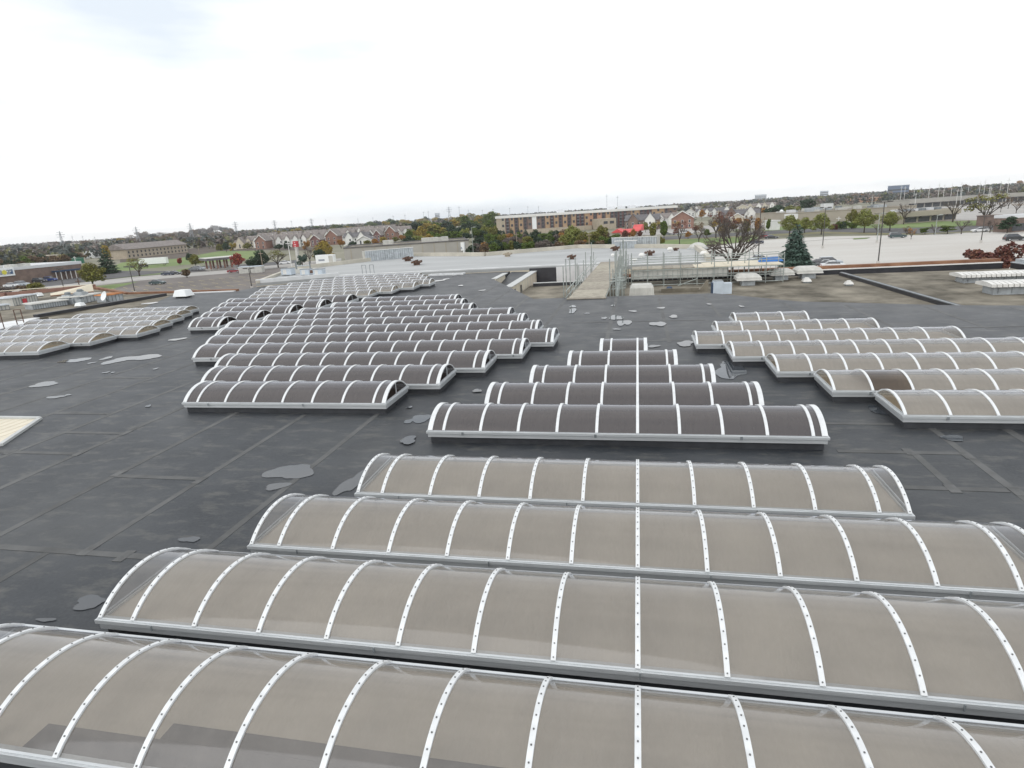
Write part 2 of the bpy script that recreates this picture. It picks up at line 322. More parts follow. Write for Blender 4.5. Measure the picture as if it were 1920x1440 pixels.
# ------------------------------------------------------------------ ground sheets
def ground_all():
    b = MB(); R = 5200
    b.add([(-R, -600, GZ), (R, -600, GZ), (R, R, GZ), (-R, R, GZ)], [(0, 1, 2, 3)])
    structure(b.build('ground', 'ground'))
    def g(name, pl, dz, m): return structure(sheet(name, gpts(pl, GZ+dz), GZ+dz, m))
    g('parking_lot', [(60, 562), (500, 556), (640, 500), (500, 497), (330, 513), (210, 533)], 0.03, 'brown_asphalt')
    g('road', [(-80, 563), (90, 546), (250, 527), (420, 513), (640, 490), (640, 484), (430, 506), (250, 519), (90, 537), (-80, 553)], 0.05, 'road_light')
    g('grass_verge', [(90, 536), (250, 518.5), (330, 511), (390, 496), (300, 512), (200, 524)], 0.04, 'grass')
    g('grass_verge', [(120, 552), (170, 553), (260, 528), (160, 539)], 0.04, 'grass')
    g('grass_field', [(235, 508), (330, 498), (420, 490), (490, 484), (494, 470), (410, 471), (330, 485), (230, 492), (200, 503)], 0.03, 'grass')
    g('ploughed_field', [(225, 492), (330, 485), (410, 471), (495, 469), (620, 470), (620, 464), (380, 462), (300, 477), (225, 485)], 0.05, 'soil')
    g('parking_lot', [(-60, 556), (60, 545), (160, 528), (330, 508), (230, 508), (160, 517), (0, 540), (-60, 548)], 0.02, 'asphalt')
    g('parking_lot', [(240, 519), (430, 505), (560, 494), (560, 487), (440, 497), (380, 498), (330, 507)], 0.025, 'asphalt')
    # right-hand side
    g('parking_lot', [(1330, 520), (2060, 520), (2060, 429), (1920, 430.5), (1720, 440.5), (1560, 443), (1420, 450), (1290, 470)], 0.03, 'concrete')
    g('road', [(1200, 452), (1420, 440), (1540, 434), (1720, 438), (1920, 428.5), (2060, 424), (2060, 414), (1920, 420), (1690, 428), (1540, 428), (1420, 434), (1200, 446)], 0.05, 'asphalt')
    g('grass_verge', [(1200, 470), (1420, 444), (1540, 437.5), (1720, 440.8), (1920, 431), (2060, 427), (2060, 424.4), (1920, 428.9), (1720, 438.4), (1540, 434.4), (1420, 440.4), (1200, 452.4)], 0.06, 'grass_dull')
    g('grass_verge', [(1220, 467), (1420, 452), (1420, 443), (1220, 452)], 0.075, 'grass')
    g('grass_verge', [(1430, 433), (1540, 427.6), (1690, 427.6), (1920, 419.6), (1920, 412), (1720, 416), (1690, 420), (1500, 423), (1430, 427)], 0.06, 'grass')
    g('parking_lot', [(1690, 417), (1920, 409), (1920, 372), (1700, 387), (1690, 400)], 0.03, 'road_light')
    g('parking_lot', [(1190, 442), (1330, 436), (1460, 423), (1440, 415), (1300, 425), (1200, 433)], 0.03, 'road_light')
    g('grass_verge', [(1600, 446.5), (1632, 445.2), (1625, 447.6), (1600, 449)], 0.09, 'grass')
    # kerbs
    for a, b2 in (((1480, 455), (1560, 449)), ((1560, 449.0), (1630, 446)), ((1720, 440.7), (1920, 430.7))):
        p, q = at(*a, GZ), at(*b2, GZ); d = (q-p); L = d.length
        structure(MB().box(0, L, -0.12, 0.12, 0, 0.15).build('kerb', 'road_light', None, p)).rotation_euler = (0, 0, math.atan2(d.y, d.x))
    # stall lines of the brown car park
    A, B = at(190, 541, GZ+0.05), at(470, 515, GZ+0.05); C = at(440, 537, GZ+0.05)
    u = (B-A).normalized(); v = Vector((-u.y, u.x, 0))
    if v.y > 0: v = -v
    k = 0
    for row in range(3):
        for i in range(34):
            p = A+u*(i*2.9)+v*(4+row*15.5)
            x, y, _ = proj(p)
            if x < 150 or y > 556 or x > 520: continue
            e = p+v*5.4+u*1.4
            n = Vector((-(e-p).y, (e-p).x, 0)).normalized()*0.12
            o = MB().add([p-n, p+n, e+n, e-n], [(0, 1, 2, 3)]).build('stall_line', 'paint_yellow'); structure(o)
            o.location.z = 0.01
    for off in (12.0, 27.5):
        p, e = A+v*off-u*6, A+v*off+u*105; n = v*0.08
        structure(MB().add([p-n, p+n, e+n, e-n], [(0, 1, 2, 3)]).build('stall_line', 'paint_yellow')).location.z = 0.012
    # faint stall lines on the pale concrete lot
    A, B = at(1560, 470, GZ+0.05), at(1900, 455, GZ+0.05); u = (B-A).normalized(); v = Vector((-u.y, u.x, 0))
    for row in range(-3, 2):
        p, e = A+v*row*17-u*20, A+v*row*17+u*60; n = v*0.06
        structure(MB().add([p-n, p+n, e+n, e-n], [(0, 1, 2, 3)]).build('stall_line', 'paint_white')).location.z = 0.01
ground_all()

# ------------------------------------------------------------------ the mall building
mall = thing('mall_building', 'low mall building under the dark membrane and tan gravel roofs', 'building')
HOLE = [(-26.5, 15.7), (-22.05, 15.7), (-23.55, 18.35), (-26.5, 18.35)]
def mall_build():
    dark = [(-52.5, -14), (30, -14), (34, 39.3), (22, 39.5), (18.4, 40.3), (10.7, 43.3), (5.8, 48.5), (-8.4, 48.5), (-12.4, 57.6), (-15.4, 64.4), (-15.4, 73.2), (-38, 71.5), (-46, 66.5), (-46, 62.6), (-51.5, 62.6), (-53.6, 60), (-52.5, 41.5)]
    sheet('membrane_roof', dark, 0.0, 'membrane', 0.45, mall)
    b = MB(); b.prism([(-95, -14), (30, -14), (34, 39), (36, 39), (36, 68.5), (-4, 68.5), (-4, 72.9), (-46, 66), (-50, 62), (-95, 72)][:], GZ, -2.75)
    b.build('lower_wall', 'brick', mall)
    b = MB(); b.prism([(-53.0, -13.6), (29.6, -13.6), (33.5, 38.9), (21.9, 39.1), (18.2, 39.9), (10.5, 42.9), (5.7, 48.1), (-8.6, 48.1), (-12.8, 57.4), (-15.8, 64.2), (-15.8, 72.8), (-37.9, 71.1), (-45.6, 66.2), (-45.6, 62.3), (-51.5, 62.2), (-53.2, 59.8), (-52.9, 41)], -2.7, -0.452)
    b.build('upper_wall', 'cream', mall)
    # right gravel roof, with the court that runs on behind the membrane edge
    sheet('gravel_roof', [(-8.45, 48.55), (5.85, 48.55), (10.8, 43.4), (18.5, 40.4), (22.05, 39.6), (34.05, 39.4), (36, 39.4), (36, 68), (-12.0, 68), (-12.0, 57.7)], -1.2, 'gravel', 0.4, mall)
    # left gravel roof
    sheet('gravel_roof', [(-95, 30), (-56.4, 30), (-55.1, 46), (-53.9, 60.3), (-50.5, 62.4), (-62, 63.2), (-77, 72.5), (-95, 68)], 0.02, 'gravel', 0.4, mall)
    sheet('gravel_roof', [(-54.6, 46.2), (-50.6, 43), (-47.0, 48.5), (-52.9, 60.0), (-53.5, 60.2)], 0.006, 'gravel', 0.0, mall)
    sheet('pale_roof', [(-95, 24), (-52.52, 24), (-52.52, 41.4), (-55.2, 45.9), (-55.9, 45.9), (-57, 42), (-95, 42)], 0.05, 'white_flash', 0.3, mall)
    # expansion joints
    def strip(name, p, q, wd, z0, z1, m):
        p, q = Vector((*p, 0)), Vector((*q, 0)); d = (q-p).normalized(); n = Vector((-d.y, d.x, 0))*wd/2
        MB().prism([tuple((p-n)[:2]), tuple((q-n)[:2]), tuple((q+n)[:2]), tuple((p+n)[:2])], z0, z1).build(name, m, mall)
    strip('expansion_joint', (-55.7, 45.9), (-53.8, 60.2), 0.55, 0.0, 0.32, 'black_flash')
    strip('expansion_joint', (21.5, 41.2), (20.5, 67.3), 0.55, -1.2, -0.92, 'black_flash')
    strip('joint_cap', (21.38, 41.2), (20.4, 67.3), 0.2, -0.92, -0.87, 'galv_dark')
    # far parapets of the gravel roof: black upstand, pale edge, rusty brick cap
    for p, q in (((-3.5, 67.7), (36.0, 69.6)), ((36.6, 69.4), (36.9, 52.0))):
        P_, Q = Vector((*p, 0)), Vector((*q, 0)); d = (Q-P_).normalized(); n = Vector((-d.y, d.x, 0))
        if n.y < 0 or abs(n.y) < 0.3 and n.x < 0: n = -n
        def off(a): return tuple((P_+n*a)[:2]), tuple((Q+n*a)[:2])
        def slab(name, a, b2, z0, z1, m):
            a0, a1 = off(a); b0, b1 = off(b2); MB().prism([a0, a1, b1, b0], z0, z1).build(name, m, mall)
        slab('upstand', 0, 0.35, -1.6, -0.80, 'black_flash'); slab('coping', -0.06, 0.30, -0.798, -0.71, 'trim' if p[0] < 30 else 'galv')
        if p[0] < 30: slab('brick_cap', 0.352, 1.1, -3.2, -0.42, 'rust_cap')
        else: slab('brick_cap', 0.352, 1.3, -3.2, -0.42, 'galv')
    # left parapets
    for p, q, m, z1 in (((-95, 66.3), (-85.2, 67.0), 'brick', 0.5), ((-85, 67.0), (-77.5, 74), 'brick', 0.5), ((-62.2, 63.9), (-46.2, 62.9), 'rust_cap', 0.2), ((-77.3, 73.6), (-62.4, 63.8), 'rust_cap', 0.2)):
        strip('brick_cap', p, q, 0.5, -1.5, z1, m)
    strip('coping', (-95, 66.0), (-77.5, 73.6), 0.7, 0.51, 0.58, 'cream')
    strip('white_edge', (-52.0, 62.0), (-46.1, 62.2), 0.5, 0.0, 0.10, 'white_flash')
    # left pit with a cream wall
    # cream stub walls beside the sunken court
    strip('cream_wall', (-15.32, 64.6), (-15.32, 69.5), 0.14, -1.25, 0.02, 'cream_panel')
    strip('coping', (-15.45, 64.6), (-15.45, 70.5), 0.62, 0.022, 0.09, 'coping')
    MB().add([(-15.25, 64.2, -1.0), (-12.72, 58.4, -1.3), (-12.72, 73.2, -0.16), (-15.25, 73.2, -0.05), (-15.25, 64.2, -1.6), (-12.72, 58.4, -1.9), (-12.72, 73.2, -.8), (-15.25, 73.2, -.8)], [(0, 1, 2, 3), (7, 6, 5, 4), (0, 4, 5, 1), (1, 5, 6, 2), (2, 6, 7, 3), (3, 7, 4, 0)]).build('lower_membrane', 'membrane', mall)
    strip('cream_wall', (-12.4, 57.75), (-12.4, 73.0), 0.6, -2.7, -0.10, 'cream_panel')
    strip('coping', (-12.4, 57.7), (-12.4, 73.0), 0.8, -0.098, -0.02, 'coping')
    for y in (58.9, 62.2):
        MB().box(-12.08, -12.03, y, y+0.55, -2.1, -0.45).build('door', 'glass_dark', mall)
    for k in range(9):
        MB().box(-12.097, -12.085, 58.2+k*1.7, 58.26+k*1.7, -2.65, -0.12).build('panel_joint', 'coping', mall)
    strip('flashing', (-13.0, 73.4), (-9.7, 73.4), 0.25, -1.6, 0.25, 'black_flash')
    strip('flashing', (-9.68, 73.4), (-3.6, 73.4), 0.25, -1.9, 0.30, 'white_flash')
    strip('low_curb', (-11.5, 66.9), (-4.2, 67.2), 0.4, -1.2, -0.85, 'black_flash')
    strip('low_curb_cap', (-11.5, 66.9), (-4.2, 67.2), 0.46, -0.848, -0.79, 'coping')
    # roof seams
    for x, y0, y1 in ((-9.4, 8.9, 19.6), (-12.3, 9.8, 19.3), (-15.3, 9.8, 26), (-18.2, 12.0, 30), (-20.8, 13.4, 34), (-13.2, 5.0, 9.8), (-23.7, 18.4, 38), (-26.6, 19.0, 40), (-29.6, 20, 41), (-32.6, 18, 31), (-35.5, 15, 29),
                      (8.5, 12.5, 18.8), (7.3, 14.6, 16.7), (10.45, 15, 18.8), (-1.6, 30, 48), (1.6, 31, 48), (5.0, 38, 48), (9.6, 36, 43), (13.0, 33, 41.5), (17.0, 33, 40), (21, 33, 39), (25, 33, 38.5), (-5.6, 33, 48), (-9.0, 40, 49), (-11.6, 44, 55), (-13.8, 47, 60)):
        b = MB(); x += random.uniform(-.03, .03); wd = random.uniform(0.09, 0.13)
        b.box(x-wd, x+wd, y0, y1, 0.0, 0.005); b.build('seam', 'seam', mall)
    for y, x0, x1 in ((9.75, -16.5, -9.0), (15.15, -24, -18.3), (13.65, -15.2, -12.4), (17.05, -20.7, -18.3), (19.15, -23.6, -20.9), (16.75, 5.4, 8.4), (14.55, 6.2, 8.4), (19.0, 5.4, 7.6), (31.5, -2, 3), (37.2, -4, 4), (33.5, 12, 26), (24.6, -26.5, -23.8), (29.2, -29.5, -26.7)):
        MB().box(x0, x1, y-0.1, y+0.1, 0.0, 0.009).build('seam', 'seam', mall)
    for x, y in ((-15.3, 13.8), (-12.3, 13.55), (-18.2, 15.2), (-21, 15.15), (-12.3, 9.85), (-11.2, 9.72), (-9.4, 9.72), (-18.2, 17.1), (8.5, 16.6), (8.55, 14.5), (7.25, 14.55), (7.2, 16.8)):
        MB().box(x-0.12, x+0.12, y-0.22, y+0.22, 0.0, 0.0115).build('seam_patch', 'patch', mall)
    # corner of the next raised cream light box at the left edge of the roof
    # sunken well: dark gap is cut by laying the cream wall inside a framed box that rises slightly
mall_build()

# sunken cream-walled light well at the left edge (box set on the roof, open to the left)
lw = thing('light_well', 'cream panelled light well with metal coping cut into the left edge of the membrane roof', 'light well', (-24.6, 17.0, 0))
def light_well():
    pts = [(-1.9, -1.4), (2.5, -1.4), (1.05, 1.35), (-1.9, 1.35)]
    def lerp(a, b, t): return (a[0]+(b[0]-a[0])*t, a[1]+(b[1]-a[1])*t)
    MB().prism(pts, 0.0, 0.02).build('panel_floor', 'cream_panel', lw)
    for a, b2 in ((pts[1], pts[2]), (pts[2], pts[3])):
        d = Vector((b2[0]-a[0], b2[1]-a[1], 0)).normalized(); n = Vector((d.y, -d.x, 0))*0.16
        MB().prism([a, b2, (b2[0]+n.x, b2[1]+n.y), (a[0]+n.x, a[1]+n.y)], 0.0, 0.09).build('coping', 'coping', lw)
    for k in range(9):
        x = -1.8+k*0.42; y1 = 1.3 if x < 1.0 else 1.3-(x-1.0)*1.85
        MB().box(x, x+0.03, -1.3, y1, 0.0205, 0.03).build('panel_rib', 'cream', lw)
light_well()

# white-roofed store beyond
store = thing('department_store', 'department store with a huge pale flat roof beyond the skylights', 'building')
def store_build():
    front = [(-46.6, 67.2), (-37.9, 72.2), (-13.0, 74.0), (-3.4, 74.0), (-3.4, 70.2), (8.0, 70.5)]
    back = [(8.6, 80), (8.6, 93), (2.8, 99), (-10.3, 108), (-24.7, 98.5), (-41.2, 108), (-53, 85)]
    poly = front+back
    MB().prism(poly, GZ, 0.0).build('wall', 'cream', store)
    ins = [(x*0.995-0.1, y*0.995+0.4) for x, y in poly]
    sheet('roof', poly, 0.35, 'white_roof', 0.34, store)
    n = len(poly)
    for i in range(n):
        a, b2 = Vector((*poly[i], 0)), Vector((*poly[(i+1) % n], 0)); d = (b2-a).normalized(); q = Vector((-d.y, d.x, 0))*0.5
        near = i < 5
        hgt = 0.5 if near else 0.95
        if i == 0: hgt = 0.8
        if i == 12: hgt = 0.7
        MB().prism([tuple(a[:2]), tuple(b2[:2]), tuple((b2+q)[:2]), tuple((a+q)[:2])], 0.352, hgt).build('parapet', 'white_flash' if near else 'cream_grey', store)
store_build()

# ------------------------------------------------------------------ barrel skylights
SPR, HW = 0.42, 1.10                        # springing height, half width
def arc(k, n, dr=0.0, rise=0.4):
    R_ = (HW*HW+rise*rise)/(2*rise); th = math.asin(HW/R_)
    t = -th+2*th*k/n; return ((R_+dr)*math.sin(t), SPR+rise-R_+(R_+dr)*math.cos(t))
CACHE = {}
def pane_mesh(wd, m, rise):
    k = ('pane', round(wd, 3), m, rise)
    if k not in CACHE:
        n = 16; b = MB(); vs = []
        for i in range(n+1):
            y, z = arc(i, n, 0, rise); vs += [(0, y, z), (wd, y, z)]
        b.add(vs, [(2*i, 2*i+1, 2*i+3, 2*i+2) for i in range(n)]); CACHE[k] = b.mesh('pane', m, True)
    return CACHE[k]
def rib_mesh(wd, rise, th=0.03):
    k = ('rib', wd, th, rise)
    if k not in CACHE:
        n = 16; b = MB(); vs = []
        for i in range(n+1):
            y0, z0 = arc(i, n, -0.012, rise); y1, z1 = arc(i, n, th, rise)
            vs += [(-wd/2, y0, z0), (wd/2, y0, z0), (wd/2, y1, z1), (-wd/2, y1, z1)]
        fs = [(3, 2, 1, 0), (4*n, 4*n+1, 4*n+2, 4*n+3)]
        for i in range(n):
            o = 4*i; fs += [(o+j, o+(j+1) % 4, o+4+(j+1) % 4, o+4+j) for j in range(4)]
        CACHE[k] = b.add(vs, fs).mesh('rib', 'white_bar')
    return CACHE[k]
def screws_mesh(rise):
    if ('scr', rise) not in CACHE:
        b = MB()
        for i in range(13):
            y, z = arc(0.3+i*15.4/12, 16, 0.03, rise); y2, z2 = arc(0.3+i*15.4/12, 16, 1.03, rise)
            c = Vector((0, y, z)); nn = Vector((0, y2-y, z2-z))
            b.bar(c-nn*0.003, c+nn*0.009, 0.0115, 6)
        CACHE[('scr', rise)] = b.mesh('screw_heads', 'screw')
    return CACHE[('scr', rise)]
def gable_mesh(m, rise):
    k = ('gab', m, rise)
    if k not in CACHE:
        n = 16; CACHE[k] = MB().add([(0, *arc(i, n, -0.02, rise)) for i in range(n+1)], [tuple(range(n+1))]).mesh('gable_pane', m)
    return CACHE[k]
SKY = {}
def skylight(label, group, xl, xr, yc, ribs, dark, endw, screws=False, mullion=False, yrot=0.0, brown=None, rise=0.38):
    cx = (xl+xr)/2
    o = thing('barrel_skylight', label, 'skylight', (cx, yc, 0.0), yrot, group)
    L = (xr-xl)/2; hw = HW
    gz = 'dark_bronze' if dark else 'clear_bronze'
    b = MB(); i_, e = 0.10, 0.05
    for x0, x1, y0, y1 in ((-L+e, L-e, -hw+e, -hw+e+i_), (-L+e, L-e, hw-e-i_, hw-e), (-L+e, -L+e+i_, -hw+e+i_, hw-e-i_), (L-e-i_, L-e, -hw+e+i_, hw-e-i_)):
        b.box(x0, x1, y0, y1, 0.0, 0.205)
    b.build('curb', 'curb', o)
    b = MB()
    for (ex, zz0, zz1, iw) in ((0.015, 0.207, 0.335, 0.09), (0.055, 0.335, 0.405, 0.13), (0.03, 0.405, 0.425, 0.10)):
        for x0, x1, y0, y1 in ((-L-ex, L+ex, -hw-ex, -hw-ex+iw), (-L-ex, L+ex, hw+ex-iw, hw+ex), (-L-ex, -L-ex+iw, -hw-ex+iw, hw+ex-iw), (L+ex-iw, L+ex, -hw-ex+iw, hw+ex-iw)):
            b.box(x0, x1, y0, y1, zz0, zz1)
    rail = b.build('base_rail', 'aluminium', o)
    x = -L+1.1
    while x < L-0.3:
        MB().box(x, x+(0.02 if screws else 0.07), -hw-0.075, -hw-0.055, 0.30, 0.40).build('rail_clip', 'galv_dark', rail)
        x += 4.1
    MB().box(-L+0.06, L-0.06, -hw+0.06, hw-0.06, 0.36, 0.38).build('diffuser', 'diffuser_brown' if dark else 'diffuser_tan', o)
    xs = [xl]+[r for r in ribs if xl+0.2 < r < xr-0.2]+[xr]
    for i in range(len(xs)-1):
        m = gz
        if brown is not None and i == brown: m = 'brown_pane'
        place('pane', pane_mesh(xs[i+1]-xs[i], m, rise), o, (xs[i]-cx, 0, 0))
    for i, r in enumerate(xs):
        end = i in (0, len(xs)-1)
        wd = endw if end else (0.085 if dark else 0.075)
        off = (wd/2-0.01 if i == 0 else -wd/2+0.01) if end else 0
        q = place('rib', rib_mesh(wd, rise), o, (r-cx+off, 0, 0))
        if screws:
            s = place('screw_heads', screws_mesh(rise), q); s['kind'] = 'stuff'
    for s in (-1, 1):
        gx = s*(L-0.02)
        g = place('gable_pane', gable_mesh('gable_dark' if dark else ('gable_open' if screws else 'gable_clear'), rise), o, (gx, 0, 0))
        if mullion:
            MB().box(-0.025, 0.025, -0.025, 0.025, SPR+.046, SPR+rise-0.02).build('mullion', 'aluminium', g)
        MB().box(-0.02, 0.02, -hw+0.05, hw-0.05, SPR+0.006, SPR+(0.02 if screws else 0.045)).build('gable_sill', 'galv_dark' if screws else 'aluminium', g)
    return o
ORD = ['first', 'second', 'third', 'fourth', 'fifth', 'sixth', 'seventh', 'eighth', 'ninth', 'tenth', 'eleventh']
def ribs_at(x0, sp, n=60): return [x0+sp*k for k in range(-n, n)]
def all_skylights():
    GA = 'near tan skylights with screwed bars'
    for i, (xl, xr, yc, lab) in enumerate(((-10.55, 9.3, 5.83, 'widest tan barrel skylight filling the bottom edge of the photo'),
                                           (-9.28, 8.0, 8.39, 'tan barrel skylight, second up from the bottom edge, with screwed white bars'),
                                           (-8.03, 6.75, 10.94, 'tan barrel skylight, third up from the bottom edge, with screwed white bars'),
                                           (-6.80, 5.50, 13.48, 'shortest near tan barrel skylight, bordering the bare strip of membrane'))):
        o = skylight(lab, GA, xl, xr, yc, ribs_at(0, 1.226), False, 0.075, screws=True, rise=0.42)
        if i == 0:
            b = MB(); b.box(-7.4, 9.7, -1.03, -0.62, 0.384, 0.388); b.box(-5.6, 9.7, -0.618, -0.36, 0.384, 0.388); b.build('dark_floor_strip', 'well', o)  # two flat darker strips laid on the diffuser along its front edge
    GB = 'dark skylights in the central triangle'
    for i, (xl, xr) in enumerate(((-6.46, 5.12), (-5.25, 3.95), (-4.1, 2.78), (-2.9, 1.60), (-1.70, 0.42))):
        skylight('dark barrel skylight, %s row of the central triangle from its long front row' % ORD[i], GB, xl, xr, 17.85+2.5*i, ribs_at(0, 1.19), True, 0.15, rise=0.46)
    GC = 'dark skylights in the big left-of-centre cluster'
    Cc = [(-17.6, -9.05), (-18.85, -7.8), (-20.1, -6.55), (-23.3, -5.35), (-24.6, -4.2), (-25.9, -5.45), (-27.1, -6.75), (-25.9, -8.1), (-24.7, -11.4), (-23.4, -12.75), (-22.0, -14.0)]
    for i, (xl, xr) in enumerate(Cc):
        skylight('dark barrel skylight, %s row of the big left-of-centre cluster, from its front' % ORD[i], GC, xl, xr, 20.55+2.53*i, ribs_at(-9.53, 1.24), True, 0.15, mullion=True, rise=0.48)
    GD = 'dark skylights behind the big cluster'
    for i, (xl, xr) in enumerate(((-31.2, -28.75), (-32.45, -27.6), (-33.7, -26.4), (-34.9, -25.3), (-36.1, -24.2))):
        skylight('dark barrel skylight with black half-moon end, %s row of the upper left cluster' % ORD[i], GD, xl, xr, 37.5+2.62*i, ribs_at(-29.3, 1.24), True, 0.15, mullion=True, rise=0.50)
    GE = 'tan skylights at the far edge of the membrane'
    for i, (xl, xr) in enumerate(((-36.1, -24.1), (-37.3, -22.9), (-38.4, -21.7), (-39.2, -20.9), (-38.2, -22.2), (-36.9, -23.5), (-35.2, -24.8))):
        skylight('tan barrel skylight, %s row of the farthest cluster below the pale store roof' % ORD[i], GE, xl, xr, 51.7+2.5*i, ribs_at(-24.1, 1.24), False, 0.09, mullion=True, yrot=0.06, rise=0.42)
    GL = 'tan skylights at the left edge'
    for i, (xl, xr) in enumerate(((-43.6, -36.0), (-44.7, -34.8), (-46.0, -33.5), (-47.2, -34.5), (-48.4, -35.5), (-46.3, -36.6), (-45.0, -37.8))):
        skylight('tan barrel skylight, %s row of the left-edge cluster counted from its front' % ORD[i], GL, xl, xr, 30.1+2.42*i, ribs_at(-36.0, 1.22), False, 0.08, yrot=0.05)
    GR = 'tan skylights at the right edge'
    for i, (xl, xr) in enumerate(((7.72, 20.0), (6.5, 18.9), (5.25, 17.6), (4.0, 16.4), (2.72, 13.9), (3.95, 11.4), (5.2, 8.9))):
        skylight('tan barrel skylight, %s row of the right-hand cluster from its front%s' % (ORD[i], ', with one brown pane' if i == 1 else ''), GR, xl, xr, 19.72+2.49*i, ribs_at(xl, 1.22), False, 0.085, brown=1 if i == 1 else None)
all_skylights()

# ------------------------------------------------------------------ puddles and dust on the roof
def puddles():
    rnd = random.Random(3); CNT = []
    def pud(px, py, wpx, hpx, n=3, z=0.012, skew=0.0):
        c = at(px, py, 0.0); l = at(px-wpx/2, py, 0.0); f_ = at(px, py-hpx/2, 0.0); r = at(px+wpx/2, py, 0.0); nn = at(px, py+hpx/2, 0.0)
        rx = (r-l).length/2; ry = abs(f_.y-nn.y)/2
        pts = []; N = 56; ph = [rnd.uniform(0, 6.28) for _ in range(5)]
        for i in range(N):
            a = 2*PI*i/N; k = 1+0.20*math.sin(2*a+ph[0])+0.13*math.sin(3*a+ph[1])+0.06*math.sin(5*a+ph[2])+0.025*math.sin(11*a+ph[3])
            x = c.x+rx*k*math.cos(a); y = c.y+ry*k*math.sin(a); pts.append((x+skew*(y-c.y), y))
        structure(sheet('puddle', pts, z+len(CNT)*0.0006, 'water')); CNT.append(1)
    for a in ((545, 885, 75, 32, 3), (520, 912, 36, 16), (661, 905, 34, 46), (356, 1012, 34, 12), (168, 1130, 60, 26), (86, 1163, 36, 8), (790, 785, 40, 13), (768, 790, 20, 8),
              (1370, 694, 58, 30), (1480, 762, 0, 0), (1655, 770, 44, 20), (1545, 728, 22, 20), (1787, 822, 34, 14),
              (84, 721, 46, 9), (104, 745, 26, 6), (128, 741, 10, 3), (142, 676, 40, 9), (215, 678, 34, 9), (262, 671, 62, 11), (200, 672, 14, 6), (172, 681, 10, 3), (292, 692, 8, 3), (278, 762, 10, 4), (199, 699, 10, 3), (212, 699, 8, 2),
              (1074, 575, 14, 3.5), (1074, 583, 15, 8), (1101, 588, 8, 2), (1155, 596, 22, 10), (1165, 606, 20, 8), (1133, 597, 9, 4), (1177, 605, 18, 7), (1187, 584, 14, 3), (1150, 573, 9, 2.5), (1240, 578, 13, 3.5), (1263, 594, 17, 5), (1234, 608, 27, 9), (1156, 618, 14, 2.5),
              (1285, 645, 30, 10), (1226, 650, 24, 4), (1330, 571, 10, 2), (1390, 575, 10, 2.5), (1031, 640, 14, 6), (333, 637, 22, 5), (372, 603, 14, 4), (352, 587, 18, 4), (282, 569, 16, 4),
              (855, 516, 12, 2.5), (836, 524, 10, 2), (864, 536, 8, 2), (822, 527, 14, 3), (905, 545, 10, 2), (766, 827, 30, 14), (768, 765, 9, 4), (742, 760, 6, 3), (1036, 638, 8, 3), (895, 734, 20, 5)):
        if a[2] > 0: pud(*a[:4])
puddles()

# ------------------------------------------------------------------ roof equipment
def hood_vent(px, py, wpx, label, scale_h=1.0, z=-1.2):
    p = at(px, py, z); s = wpx*mpp(p)/2*0.84
    o = thing('hood_vent', label, 'roof vent', p, 0.0, 'domed hood vents on the gravel roof')
    k = s/1.15
    MB().box(-0.62*k, 0.62*k, -0.62*k, 0.62*k, 0, 0.62*k*scale_h).build('base_box', 'galv', o)
    b = MB(); h0 = 0.55*k*scale_h
    a = (-1.15*k, 1.15*k, -1.0*k, 1.0*k); c = (-1.12*k, 1.12*k, -0.97*k, 0.97*k); d = (-0.9*k, 0.9*k, -0.75*k, 0.75*k); e = (-0.7*k, 0.7*k, -0.55*k, 0.55*k)
    b.frustum(a, c, h0, h0+0.26*k).frustum(c, d, h0+0.26*k, h0+0.50*k).frustum(d, e, h0+0.50*k, h0+0.57*k)
    b.build('hood', 'hood_grey', o)
    for s_ in (-1, 1): MB().box(-1.16*k, 1.16*k, s_*1.0*k-0.02, s_*1.0*k+0.02, h0-0.03, h0+0.05).build('hood_lip', 'unit_white', o)
hood_vent(1401, 534, 52, 'domed hood vent on grey box, nearest of three on the gravel roof')
hood_vent(1463, 524, 49, 'domed hood vent on grey box, middle of three below the blue-green spruce')
hood_vent(1513, 521, 53, 'domed hood vent on grey box, right of three beside the black joint')
def small_vent(px, py, wpx, label, z=-1.2, m='unit_white'):
    p = at(px, py, z); k = wpx*mpp(p)/2
    o = thing('roof_vent', label, 'roof vent', p, 0, 'small vents on the gravel roof')
    MB().box(-0.8*k, 0.8*k, -0.8*k, 0.8*k, 0, 0.35*k).build('base', 'galv_dark', o)
    MB().frustum((-k, k, -k, k), (-0.75*k, 0.75*k, -0.7*k, 0.7*k), 0.35*k, 0.95*k).frustum((-.5*k, .5*k, -.5*k, .5*k), (-.4*k, .4*k, -.4*k, .4*k), .95*k, 1.3*k).build('cap', m, o)
small_vent(1512, 530, 15, 'small white square vent in front of the right hood vent')
small_vent(1591, 535, 14, 'small white vent just left of the long black joint')
def big_hood():
    p = at(1203, 556, -1.2); o = thing('hood_vent', 'large pale domed hood standing behind the membrane edge near the ramp', 'roof vent', p)
    MB().frustum((-1.15, 1.15, -1, 1), (-1.05, 1.05, -.9, .9), 0, 0.9).frustum((-1.05, 1.05, -.9, .9), (-.85, .85, -.7, .7), .9, 1.15).build('hood', 'hood_grey', o)
    for k in range(5): MB().box(-1.0+k*0.46, -0.97+k*0.46, -1.03, -0.95, 0.1, 0.85).build('standing_seam', 'unit_white', o)
big_hood()
